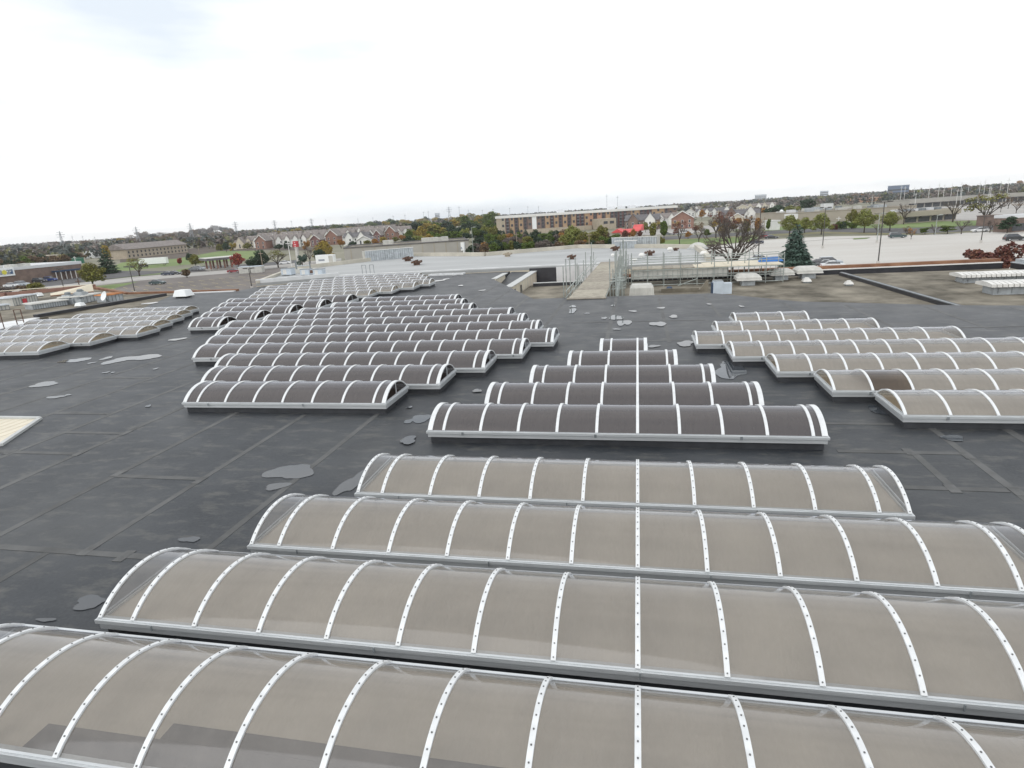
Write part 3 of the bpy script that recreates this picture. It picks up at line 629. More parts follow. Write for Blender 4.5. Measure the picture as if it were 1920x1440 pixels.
def louvre_unit(px, py, L, wd, hb, label, z=-1.2):
    p = at(px, py, z); o = thing('louvred_unit', label, 'roof unit', p, 0, 'long louvred roof units at the right edge')
    MB().box(0, L, 0, wd, 0, hb).build('base_box', 'galv', o)
    n = int(L/0.36)
    for k in range(int(L/0.9)): MB().box(0.3+k*0.9, 0.34+k*0.9, -0.03, 0, 0.05, hb-0.02).build('louvre_post', 'galv_dark', o)
    MB().box(0.0, L, -0.035, 0.0, 0, 0.08).build('sill', 'galv', o)
    for k in range(n):
        x0 = -0.35+k*0.37; q = [(-0.45, hb-0.04), (wd+0.45, hb-0.04), (wd+0.42, hb+0.18), (wd*0.8, hb+0.30), (wd*0.2, hb+0.30), (-0.42, hb+0.18)]
        MB().prism_x(q, x0, x0+0.305).build('cover_segment', 'unit_white', o)
    MB().prism_x([(-0.38, hb-0.04), (wd+0.38, hb-0.04), (wd*0.8, hb+0.2), (wd*0.2, hb+0.2)], -0.33, n*0.37-0.4).build('cover_core', 'galv_dark', o)
louvre_unit(1806, 531, 9.0, 1.4, 0.55, 'long louvred unit with ribbed white cover, farther of two at the right edge')
louvre_unit(1861, 553, 8.0, 1.5, 0.66, 'long louvred unit with ribbed white cover, nearer of two at the right edge')
def box_pair():
    p = at(1337, 552, -1.2); k = 1.0
    o = thing('cooling_unit', 'pale blue pair of boxy cooling units behind the membrane edge', 'roof unit', p)
    MB().box(0, 0.85, 0, 0.9, 0, 1.15).build('cabinet', 'unit_blue', o); MB().box(0.86, 1.6, 0.05, 0.85, 0, 0.95).build('cabinet', 'unit_blue', o)
    MB().box(0.05, 0.8, 0.05, 0.85, 1.15, 1.2).build('fan_grille', 'galv_dark', o); MB().box(-0.12, 0, 0.1, 0.85, 0, 1.0).build('side_panel', 'sign_navy', o)
box_pair()
def wedge_curb():
    p = at(1240, 549, -1.2); o = thing('roof_curb', 'low tan curb with a sloped end beside the cooling units', 'curb', p)
    MB().box(0, 3.4, 0, 0.35, 0, 0.35).build('curb_run', 'gravel', o)
    MB().prism_y([(3.4, 0), (4.25, 0), (4.25, 1.0), (4.1, 1.0)], 0, 0.4).build('sloped_end', 'gravel', o)
    q = thing('roof_drain', 'small dark blue round drain dome lying on the gravel behind the membrane edge', 'roof drain', at(1255, 544, -1.2))
    MB().lathe([(0.32, 0), (0.34, 0.15), (0.2, 0.34), (0.02, 0.36)], 14).build('dome', 'sign_navy', q); MB().lathe([(0.4, 0), (0.4, 0.04)], 14).build('rim', 'galv', q)
wedge_curb()

# ramp of planks with scaffold tubes, and the scaffold gantry to its right
def ramp():
    o = thing('plank_ramp', 'grey plank ramp climbing from the membrane roof to the pale store roof', 'ramp', (0, 0, 0))
    y0, y1 = 47.7, 71.0
    xl0, xr0, xl1, xr1 = -5.35, -2.5, -4.15, -2.0
    n = 26
    for k in range(n):
        t0, t1 = k/n, (k+0.97)/n
        def pt(t, s): return (xl0+(xl1-xl0)*t if s == 0 else xr0+(xr1-xr0)*t, y0+(y1-y0)*t, 0.12+0.75*t)
        a, b2, c, d = pt(t0, 0), pt(t0, 1), pt(t1, 1), pt(t1, 0)
        vs = [a, b2, c, d]+[(x, y, z-0.06) for x, y, z in (a, b2, c, d)]
        MB().add(vs, [(0, 1, 2, 3), (7, 6, 5, 4), (0, 4, 5, 1), (1, 5, 6, 2), (2, 6, 7, 3), (3, 7, 4, 0)]).build('plank', 'plank', o)
    MB().box(-5.5, -2.4, 47.25, 47.68, 0.02, 0.10).build('foot_board', 'plank', o)
    for s in (0, 1):
        xa, xb = (xl0, xl1) if s == 0 else (xr0, xr1)
        b = MB(); b.bar((xa, y0, 0.0), (xb, y1, 0.75), 0.06); b.build('stringer', 'steel_tube', o)
    rnd = random.Random(5)
    sc = thing('scaffold', 'grey steel scaffold tubes lining the left side of the plank ramp', 'scaffold', (0, 0, 0), group='scaffolds at the ramp')
    for k in range(12):
        t = (k+0.4)/12; x = xl0+(xl1-xl0)*t-0.35-rnd.uniform(0, .5); y = y0+1.0+(y1-y0)*t; top = 0.9+0.75*t+rnd.uniform(0.2, 2.0)
        MB().bar((x, y, -1.2 if y < 68 else 0.35), (x, y, top), 0.045).build('standard', 'steel_tube', sc)
    for dz in (0.55, 1.05):
        MB().bar((xl0-0.4, y0+1.2, 0.1+dz-0.7), (xl1-0.4, y1-1, 0.85+dz-0.4), 0.045).build('guard_rail', 'steel_tube', sc)
    for k in range(5):
        y = y0+2+k*3.6; MB().bar((xl0-0.5, y, -1.1), (xl0-0.1, y+2.6, 0.6), 0.035).build('brace', 'steel_tube', sc)
    sc = thing('scaffold', 'dense bundle of upright scaffold tubes on the right side of the plank ramp', 'scaffold', (0, 0, 0), group='scaffolds at the ramp')
    for k in range(24):
        t = (k+0.3)/24; x = xr0+(xr1-xr0)*t+0.25+rnd.uniform(0, .95); y = y0+1.2+(y1-y0)*t; top = 1.5+0.5*t+rnd.uniform(0.1, 1.5)
        MB().bar((x, y, -1.2 if y < 68 else 0.35), (x, y, top), 0.05).build('standard', 'steel_tube', sc)
    for k in range(12):
        y = y0+1.5+k*1.8; z = rnd.uniform(-0.6, 1.2); MB().bar((xr0+0.3, y, z), (xr0+1.5, y+0.2, z+0.05), 0.045).build('ledger', 'steel_tube', sc)
    for k in range(6):
        y = y0+1.5+k*3.4; MB().bar((xr0+0.8, y, -1.0), (xr0+0.9, y+2.4, 1.2), 0.04).build('brace', 'steel_tube', sc)
    # gantry
    g = thing('scaffold_gantry', 'scaffold gantry with plank deck and tall guard rails right of the ramp', 'scaffold', (0, 0, 0))
    x0, x1, ya, yb = -0.6, 14.0, 63.2, 65.6
    for k in range(10):
        xx = x0+(x1-x0)*k/9
        for y in (ya, yb):
            MB().bar((xx, y, -1.2), (xx, y, 2.1 if k < 8 else 1.5), 0.045).build('standard', 'steel_tube', g)
    for k in range(14):
        a = x0+(x1-x0)*k/14; MB().box(a, a+(x1-x0)/14-0.03, ya+0.1, yb+ (3.2 if k > 6 else 0.8), 0.52, 0.60).build('deck_board', 'cream' if k > 5 else 'plank', g)
    for y in (ya, yb):
        for z in (-1.05, 0.45, 1.05, 1.55): MB().bar((x0-0.2, y, z), (x1, y, z+0.04), 0.04).build('guard_rail', 'steel_tube', g)
    for z in (-0.35, -0.1): MB().bar((x0, ya, z), (x1, ya, z), 0.035).build('ledger', 'steel_tube', g)
    for k in range(30):
        a = x0+0.2+k*(x1-x0)/30; MB().bar((a, ya-0.02, -0.55), (a, ya-0.02, 0.45), 0.022, 4).build('baluster', 'steel_tube', g)
    MB().box(x0, x1-5.2, ya+0.25, ya+0.3, -0.45, 0.5).build('toe_sheet', 'hood_grey', g)
    MB().bar((4.0, 62.6, -1.1), (5.8, 62.0, -0.4), 0.05).build('loose_tube', 'steel_tube', g)
    tp = thing('blue_tarpaulin', 'bright blue tarpaulin folded over the end of the scaffold gantry', 'tarpaulin', (13.0, 66.3, 0.6))
    MB().add([(-0.9, -0.6, 0.02), (1.5, -0.6, 0.02), (1.7, 0.9, 0.02), (-0.7, 0.9, 0.05), (-0.6, -0.3, 0.45), (1.0, -0.3, 0.52), (1.1, 0.5, 0.46), (-0.4, 0.6, 0.4)],
             [(3, 2, 1, 0), (4, 5, 6, 7), (0, 1, 5, 4), (1, 2, 6, 5), (2, 3, 7, 6), (3, 0, 4, 7)]).build('sheet', 'tarp_blue', tp)
ramp()

# equipment on the pale store roof
def penthouse(pL, pR, h, dep, label, extra=False):
    a, b2 = at(*pL, 0.35), at(*pR, 0.35); d = b2-a; L = d.length
    o = thing('plant_screen', label, 'screen', a, math.atan2(d.y, d.x))
    n = int(L/0.38)
    for y, s in ((0, 1), (dep, 1)):
        for k in range(n):
            x = k*L/n; MB().prism([(x, y), (x+L/n*0.3, y-0.09), (x+L/n*0.7, y-0.09), (x+L/n*0.98, y)], 0, h).build('corrugated_panel', 'galv', o)
    MB().box(0, L, 0.01, 0.12, 0.0, h-0.02).build('backing', 'galv_dark', o); MB().box(0, L, dep-0.12, dep-0.01, 0, h-0.02).build('backing', 'galv_dark', o)
    for x in (0, L-0.1): MB().box(x, x+0.1, 0.13, dep-0.13, 0, h).build('end_panel', 'hood_grey', o)
    MB().box(-0.05, L+0.05, -0.12, 0.05, h+0.002, h+0.08).build('cap', 'trim', o)
    if extra:
        n = 14
        for k in range(n): MB().box(L*0.15+k*L*0.034, L*0.15+k*L*0.034+L*0.028, -1.9, -1.5, 0, h*0.72).build('low_screen_panel', 'galv', o)
        MB().box(L*0.14, L*0.64, -1.95, -1.45, h*0.722, h*0.78).build('low_screen_cap', 'trim', o)
penthouse((686, 490.5), (776, 482.5), 1.75, 2.2, 'long corrugated grey metal plant screen left of the rusty vents')
penthouse((1147, 465), (1231, 462.5), 1.6, 2.4, 'corrugated grey metal plant screen with a lower one in front, right of the rusty vents', True)
def rusty_vent(px, py, wpx, label, m='rust'):
    p = at(px, py, 0.35); k = wpx*mpp(p)/2
    o = thing('rusty_vent', label, 'roof vent', p, random.uniform(-.2, .2), 'rusty roof vents on the pale store roof')
    MB().box(-0.55*k, 0.5*k, -0.5*k, 0.5*k, 0, 0.45*k).build('base', m, o)
    MB().frustum((-0.95*k, 0.85*k, -0.8*k, 0.8*k), (-k, 0.95*k, -0.9*k, 0.9*k), 0.42*k, 0.62*k).build('tray', m, o)
    for a in range(5): MB().box(-0.9*k+a*0.4*k, -0.65*k+a*0.4*k, -0.75*k, 0.75*k, 0.621*k, (0.80+0.12*((a*7) % 3)-0.02)*k).build('fin', m, o)
for a in ((765, 489.5, 17, 'rusty roof vent in front of the right end of the long corrugated screen'), (782, 497, 19, 'rusty roof vent nearest the membrane, just right of the long corrugated screen'),
          (952, 481, 15, 'grey-brown weathered roof vent alone on the pale store roof, below the apartment block'), (1072, 486, 17, 'rusty roof vent left of the ramp top'),
          (1154, 470, 17, 'rusty roof vent at the left end of the right corrugated screen'), (1218, 479, 19, 'flat rusty roof vent behind the scaffold gantry'), (1267, 470, 11, 'small dark rusty vent near the right end of the pale store roof')):
    rusty_vent(*a, m='rust' if a[0] != 952 else 'stone_tan')
def dome_vent(px, py, r, label):
    p = at(px, py, 0.35); o = thing('dome_vent', label, 'roof vent', p, 0, 'small white vents on the pale store roof')
    MB().lathe([(r*0.45, 0), (r*0.45, r*0.9), (r, r*0.95), (r*0.95, r*1.3), (r*0.6, r*1.7), (r*0.05, r*1.8)], 12).build('cowl', 'trim', o)
    MB().lathe([(r*0.7, 0), (r*0.7, 0.05)], 12).build('flashing', 'galv', o)
for a in ((1149, 482.5, .28, 'white mushroom vent above the left of the scaffold bundle'), (1163, 483.5, .3, 'white mushroom vent above the right of the scaffold bundle'), (1190, 493, .33, 'white mushroom vent behind the gantry rails'),
          (1203, 485, .4, 'white vent left of the flat rusty vent'), (1256, 473, .4, 'white vent left of the small dark rusty vent'), (1319, 483, .45, 'white vent near the bare tree at the store roof corner')):
    dome_vent(*a)
def sat_hump():
    p = at(1308, 466, 0.35); o = thing('dome_cover', 'pale rounded cover at the far right of the store roof', 'cover', p)
    MB().lathe([(1.3, 0), (1.25, .3), (0.9, .65), (0.4, .85), (0.05, .9)], 14).build('shell', 'hood_grey', o); MB().lathe([(1.5, 0), (1.5, .08)], 14).build('skirt', 'galv', o)
sat_hump()
for i, (px, py, wp, lab) in enumerate(((541, 516, 20, 'pale blue rooftop air handler, left of three'), (575, 516, 18, 'pale blue rooftop air handler, middle of three'), (599, 516, 18, 'pale blue rooftop air handler, right of three, beside a rusty frame'))):
    p = at(px, py, 0.36); k = wp*mpp(p)/2
    o = thing('air_handler', lab+' on the store roof', 'roof unit', p, 0, 'air handlers on the store roof')
    MB().box(-k, k, -k*0.7, k*0.9, 0.12*k, 1.25*k).build('cabinet', 'unit_blue', o)
    MB().box(-k*1.04, k*1.04, -k*.74, k*.94, 1.252*k, 1.33*k).build('lid', 'galv_dark', o)
    for s in (-1, 1): MB().box(s*k*0.8-0.08, s*k*0.8+0.08, -k*.7, k*.9, 0, 0.118*k).build('skid', 'galv_dark', o)
    MB().box(-0.6*k, 0.1*k, -k*0.72, -k*0.702, 0.25*k, 1.1*k).build('access_door', 'unit_white', o)
    if i == 2: MB().box(-1.9*k, -1.02*k, -0.3*k, 0.5*k, 0.5*k, 1.1*k).build('frame', 'rust', o)
o = thing('duct_cluster', 'grey pipework and curb between the pale blue air handlers', 'ductwork', at(556, 512, 0.36))
MB().box(-1.1, 3.0, -0.4, 1.2, 0, 0.55).build('platform', 'hood_grey', o); MB().bar((0.1, 0, .55), (0.1, 0, 1.8), .12).build('stack', 'galv_dark', o); MB().bar((2.2, .2, .55), (2.2, .2, 1.6), .1).build('stack', 'galv_dark', o); MB().bar((0.1, 0, 1.0), (2.2, .2, 1.0), .08).build('pipe', 'galv', o)
o = thing('roof_ladder', 'pair of thin ladder hoops at the edge of the pale store roof', 'ladder', at(680, 514, 0.36))
for dx in (0, 1.1):
    for s in (0, 0.55): MB().bar((dx+s, 0, 0), (dx+s, 0, 1.15), 0.035).build('rail', 'galv_dark', o)
    MB().bar((dx, 0, 1.15), (dx+0.55, 0, 1.15), 0.035).build('hoop', 'galv_dark', o)
o = thing('equipment_box', 'white site box with grey door standing at the far edge of the store roof', 'box', at(612, 494, 0.36), 0.12)
MB().box(-1.6, 1.6, -0.6, 0.6, 0, 1.5).build('body', 'sign_white', o); MB().box(0.75, 1.5, -0.62, -0.602, 0.1, 1.35).build('door', 'hood_grey', o); MB().box(-1.1, 0.0, -0.615, -0.602, 0.5, 0.8).build('sign_strip', 'sign_grey', o)

# skylight strips lying flat right of the far cluster
for i, (px, py, L, lab) in enumerate(((800, 512, 4.0, 'low white frame lying on the membrane, left of two'), (838, 515.5, 4.5, 'low white frame lying on the membrane, right of two'))):
    p = at(px, py, 0); o = thing('curb_frame', lab+' beyond the farthest skylights', 'frame', p, 0, 'low white frames on the membrane')
    for y in (-.5, .5): MB().box(-L/2, L/2, y-.06, y+.06, 0, .18).build('side', 'white_bar', o)
    for x in (-L/2+.07, -L/6, L/6, L/2-.07): MB().box(x-.06, x+.06, -.44, .44, 0, .17).build('cross_bar', 'white_bar', o)

# left gravel roof machinery
def long_duct(pL, pR, dep, h, label, top='hood_grey', over=0.16, slope=0.0, nseg=10, m='galv'):
    a, b2 = at(*pL, 0.03), at(*pR, 0.03); d = b2-a; L = d.length
    o = thing('roof_unit', label, 'roof unit', a, math.atan2(d.y, d.x), 'machinery on the left gravel roof')
    MB().box(0, L, 0, dep, 0.0, h).build('casing', m, o)
    for k in range(nseg+1): MB().box(k*(L-0.05)/nseg, k*(L-0.05)/nseg+0.05, -0.035, -0.002, 0.03, h-0.03).build('standing_seam', 'galv_dark', o)
    MB().frustum((-over, L+over, -over, dep+over), (-over*0.5, L+over*0.5, -over*0.5, dep+over*.5), h+0.002, h+0.12).build('cover', top, o)
    MB().box(0, L, -0.03, 0, 0, 0.028).build('skid', 'black_flash', o)
    return o
long_duct((63, 581), (128, 572), 2.0, 0.55, 'long low galvanised duct box with flat pale cover, nearest on the left roof', nseg=14)
long_duct((158, 569), (190, 562), 2.6, 0.75, 'galvanised roof unit with pale sloped cover behind the satellite dish', nseg=5)
long_duct((205, 567), (232, 562.5), 1.8, 0.75, 'galvanised roof unit with a rust-streaked top beside the satellite dish', top='rust_orange', nseg=4)
long_duct((-8, 573), (22, 571), 2.0, 0.75, 'low galvanised unit with white rounded cover at the left edge of the photo', top='unit_white', nseg=4)
long_duct((-4, 583), (19, 580), 1.2, 0.5, 'small pale grey air conditioner at the left edge of the photo', top='galv', nseg=3, m='hood_grey')
o = long_duct((27, 574), (72, 566), 1.8, 0.9, 'pinkish grey ribbed air handler with red end panel on the left roof', top='galv', nseg=9, m='hood_grey')
MB().box(1.2, 1.8, -0.06, -0.036, 0.15, 0.65).build('red_panel', 'sign_red', o)
p = at(137, 570, 0.03); o = thing('fan_cluster', 'cluster of grey fan cabinets and ducts between the long duct and the pale unit', 'roof unit', p, 0.1, 'machinery on the left gravel roof')
for x, y, z, s, h in ((-.8, 0.5, 0, 0.5, 1.0), (0, 0, 0, 0.4, .6), (0.6, 0.7, 0, 0.45, 1.25), (-0.1, 1.5, 0, .6, 1.1), (1.1, -0.2, 0, .3, .5)):
    MB().box(x-s, x+s, y-s*.7, y+s*.7, z, h).build('cabinet', 'galv', o)
    MB().lathe([(s*.6, h+.002), (s*.6, h+.25), (s*.4, h+.3)], 12, (x, y, 0)).build('fan', 'galv_dark', o)
p = at(201, 568, 0.03); o = thing('satellite_dish', 'white satellite dish on a short post in front of the rusty-topped unit', 'satellite dish', p, -0.5)
MB().bar((0, 0, 0), (0, 0, .65), .05).build('post', 'galv_dark', o)
d = MB().lathe([(0.02, 0), (.35, .04), (.5, .11), (.52, .11), (.36, .02), (.02, -.03)], 18).build('reflector', 'sign_white', o, (0, -.1, .75)); d.rotation_euler = (1.15, 0, 0.2)
for s in (-1, 1): MB().bar((0, 0, .5), (s*.5, .3, 0), .03).build('stay', 'galv_dark', o)
def white_cap(px, py, s, label, z=0.03):
    p = at(px, py, z); o = thing('roof_vent', label, 'roof vent', p)
    MB().box(-.75*s, .75*s, -.6*s, .6*s, 0, .18*s).build('base', 'black_flash', o)
    MB().frustum((-s, s, -.8*s, .8*s), (-.75*s, .75*s, -.55*s, .55*s), .182*s, .95*s).build('cap', 'sign_white', o)
    MB().box(-s*1.03, s*1.03, -.83*s, .83*s, .15*s, .181*s).build('lip', 'hood_grey', o)
white_cap(151, 574.5, .42, 'small white cowl vent beside the black joint on the left roof')
white_cap(345, 557, .85, 'white boxy roof cap at the left rear edge of the membrane')
white_cap(72, 556, .5, 'white round-topped vent at the brick parapet far left')
o = thing('ladder_rail', 'brown steel ladder rails rising over the pale roof strip at the left edge', 'ladder', at(10, 622, 0.05), 0.4)
for x in (-.5, .0, 1.0, 1.5):
    MB().bar((x, 0, 0), (x, 0, 1.7), .035).build('upright', 'rust', o)
for x in (-.5, 1.0):
    for z in (.8, 1.68): MB().bar((x, 0, z), (x+.5, 0, z), .03).build('rung', 'rust', o)
a, b2 = at(95, 556, .03), at(176, 548, .03); d = b2-a
o = thing('mansard_wall', 'cream sloping fascia wall standing behind the machinery on the left roof', 'wall', a, math.atan2(d.y, d.x))
MB().add([(0, 0, 0), (d.length, 0, 0), (d.length, 0.5, 1.05), (0, .5, .35), (0, .8, 0), (d.length, .8, 0), (d.length, .8, 1.05), (0, .8, .35)], [(0, 1, 2, 3), (3, 2, 6, 7), (4, 7, 6, 5), (0, 3, 7, 4), (1, 5, 6, 2)]).build('fascia', 'cream_panel', o)
MB().box(0.0, d.length, -0.06, -.002, 0.0, 0.14).build('base_trim', 'rust_cap', o)

# ------------------------------------------------------------------ plants
def leaf_cloud(clumps, n, size, seed, flat=0.0, droop=False):
    """many leaf-sized quads spread through clump volumes"""
    r = random.Random(seed); b = MB(); tot = sum(c[3]*c[4]*c[5] for c in clumps)
    for c in clumps:
        k = max(4, int(n*c[3]*c[4]*c[5]/tot))
        for _ in range(k):
            while True:
                v = Vector((r.uniform(-1, 1), r.uniform(-1, 1), r.uniform(-1, 1)))
                if 0.15 < v.length < 1: break
            v = v.normalized()*(v.length**0.75)
            p = Vector((c[0]+v.x*c[3], c[1]+v.y*c[4], c[2]+v.z*c[5]))
            a = Vector((r.gauss(0, 1), r.gauss(0, 1), r.gauss(0, .6))).normalized(); t = a.cross(Vector((r.gauss(0, 1), r.gauss(0, 1), r.gauss(0, 1)))).normalized()
            s = size*r.uniform(.6, 1.3)
            if droop: a = Vector((v.x, v.y, -0.35)).normalized(); t = a.cross(Vector((r.gauss(0, .3), r.gauss(0, .3), 1))).normalized(); s1, s2 = s*1.5, s*.6
            else: s1, s2 = s, s*.8
            b.add([p-a*s1-t*s2*.4, p+t*s2*-.9, p+a*s1, p+t*s2*.9], [(0, 1, 2, 3)])
    return b
PROTO = {}
def limbs(seed, spread=0.38, h0=0.22, depth=4, n0=5, r0=0.032, top=0.97):
    r = random.Random(seed); trunk = MB(); twig = MB()
    trunk.bar((0, 0, 0), (0, 0, h0), r0, 7, r0*.8)
    def grow(p, d, L, rad, k):
        q = p+d*L
        (trunk if k >= depth-1 else twig).bar(p, q, rad, 5 if k >= depth-1 else 3, rad*.7)
        if k == 0: return
        for _ in range(r.choice((2, 3, 3)) if k > 1 else 3):
            nd = (d+Vector((r.gauss(0, .42), r.gauss(0, .42), r.gauss(0, .28)))).normalized()
            grow(p+d*L*r.uniform(.6, 1), nd, L*r.uniform(.58, .78), rad*.64, k-1)
    for i in range(n0):
        a = 2*PI*i/n0+r.uniform(-.3, .3); d = Vector((math.cos(a)*spread*1.5, math.sin(a)*spread*1.5, r.uniform(.7, 1.1))).normalized()
        grow(Vector((0, 0, h0*r.uniform(.75, 1))), d, (top-h0)*.36, r0*.6, depth)
    return trunk, twig
def proto(kind, seed=0):
    k = (kind, seed)
    if k in PROTO: return PROTO[k]
    r = random.Random(hash(kind) % 97 if False else seed*13+len(kind))
    t = MB()
    if kind in ('round', 'round_hi'):
        t.bar((0, 0, 0), (0, 0, .3), .028, 7, .02); t.bar((0, 0, .28), (.06, .03, .6), .018, 5, .008); t.bar((0, 0, .25), (-.09, .05, .55), .016, 5, .007); t.bar((0, 0, .3), (.02, -.1, .55), .014, 5, .006)
        cl = [(0, 0, .55, .30, .30, .30), (0, 0, .82, .18, .18, .17)]
        for i in range(11):
            a = r.uniform(0, 6.28); z = r.uniform(.28, .85); q = (.40 if z < .6 else .40*(1.02-z)/.42)*r.uniform(.6, 1); cl.append((q*math.cos(a), q*math.sin(a), z, r.uniform(.09, .16), r.uniform(.09, .16), r.uniform(.08, .14)))
        c = leaf_cloud(cl, 3000 if kind == 'round_hi' else 1300, .026 if kind == 'round_hi' else .042, seed)
    elif kind == 'oval':
        t.bar((0, 0, 0), (0, 0, .35), .022, 6, .014)
        cl = [(0, 0, .55, .2, .2, .36)]+[(r.uniform(-.15, .15), r.uniform(-.15, .15), r.uniform(.3, .85), .1, .1, .12) for _ in range(7)]
        c = leaf_cloud(cl, 900, .045, seed)
    elif kind in ('spruce', 'spruce_hi'):
        t.bar((0, 0, 0), (0, 0, .95), .022, 6, .004); cl = []
        nl = 13 if kind == 'spruce_hi' else 9
        for j in range(nl):
            z = .08+.86*j/(nl-1); R = .36*(1-z)**.72+.02; nb = max(4, int(10*(1-z)+3))
            for i in range(nb):
                a = 2*PI*i/nb+j*.7+r.uniform(-.2, .2); q = R*r.uniform(.75, 1.08)
                cl.append((q*.55*math.cos(a), q*.55*math.sin(a), z-.02, max(.03, q*.5), max(.03, q*.5), .045))
        c = leaf_cloud(cl, 8500 if kind == 'spruce_hi' else 2200, .024 if kind == 'spruce_hi' else .036, seed, droop=True)
    elif kind == 'pine':
        t.bar((0, 0, 0), (0, 0, .8), .025, 6, .008)
        cl = [(r.uniform(-.25, .25), r.uniform(-.25, .25), r.uniform(.3, .9), r.uniform(.12, .2), r.uniform(.12, .2), .07) for _ in range(14)]
        c = leaf_cloud(cl, 1200, .042, seed)
    elif kind == 'bush':
        for i in range(4): t.bar((0, 0, 0), (r.uniform(-.2, .2), r.uniform(-.2, .2), .5), .02, 5, .008)
        cl = [(r.uniform(-.28, .28), r.uniform(-.28, .28), r.uniform(.2, .75), r.uniform(.14, .24), r.uniform(.14, .24), r.uniform(.14, .22)) for _ in range(9)]
        c = leaf_cloud(cl, 1400, .048, seed)
    elif kind == 'bare':
        t, c = limbs(seed, depth=4, n0=5)
    elif kind == 'bare_hi':
        t, c = limbs(seed, spread=.68, h0=.2, depth=5, n0=9, r0=.030, top=1.05)
    elif kind == 'sparse':
        t, tw = limbs(seed, depth=4, n0=5)
        cl = [(r.uniform(-.3, .3), r.uniform(-.3, .3), r.uniform(.5, .95), .13, .13, .09) for _ in range(12)]
        c = leaf_cloud(cl, 620, .024, seed); t.add(tw.v, tw.f)
    xs = sorted(math.hypot(v[0], v[1]) for v in c.v); zs = sorted(v[2] for v in c.v)
    kx = .41/max(.05, xs[int(len(xs)*.97)]); kz = 1/zs[int(len(zs)*.995)]
    for q in (t, c): q.v = [(v[0]*kx, v[1]*kx, v[2]*kz) for v in q.v]
    PROTO[k] = (t, c); return PROTO[k]
MESHC = {}
def tree(name, label, px, py, ptop, wpx, kind, leaf, seed=0, group=None, z=None, bark='bark', cat='tree', rz=None, width_m=None, hm=None):
    p = at(px, py, GZ if z is None else z); h = hm or height_to(p, ptop); wd = width_m or wpx*mpp(p)
    kk = (kind, seed % 4, leaf, bark)
    if kk not in MESHC:
        t, c = proto(kind, seed % 4); MESHC[kk] = (t.mesh('trunk', bark), c.mesh('crown', leaf))
    tm, cm = MESHC[kk]
    o = thing(name, label, cat, p, rz if rz is not None else (seed*2.39) % 6.28, group, (wd/.82, wd/.82, h))
    place('trunk', tm, o); place('crown', cm, o)
    return o

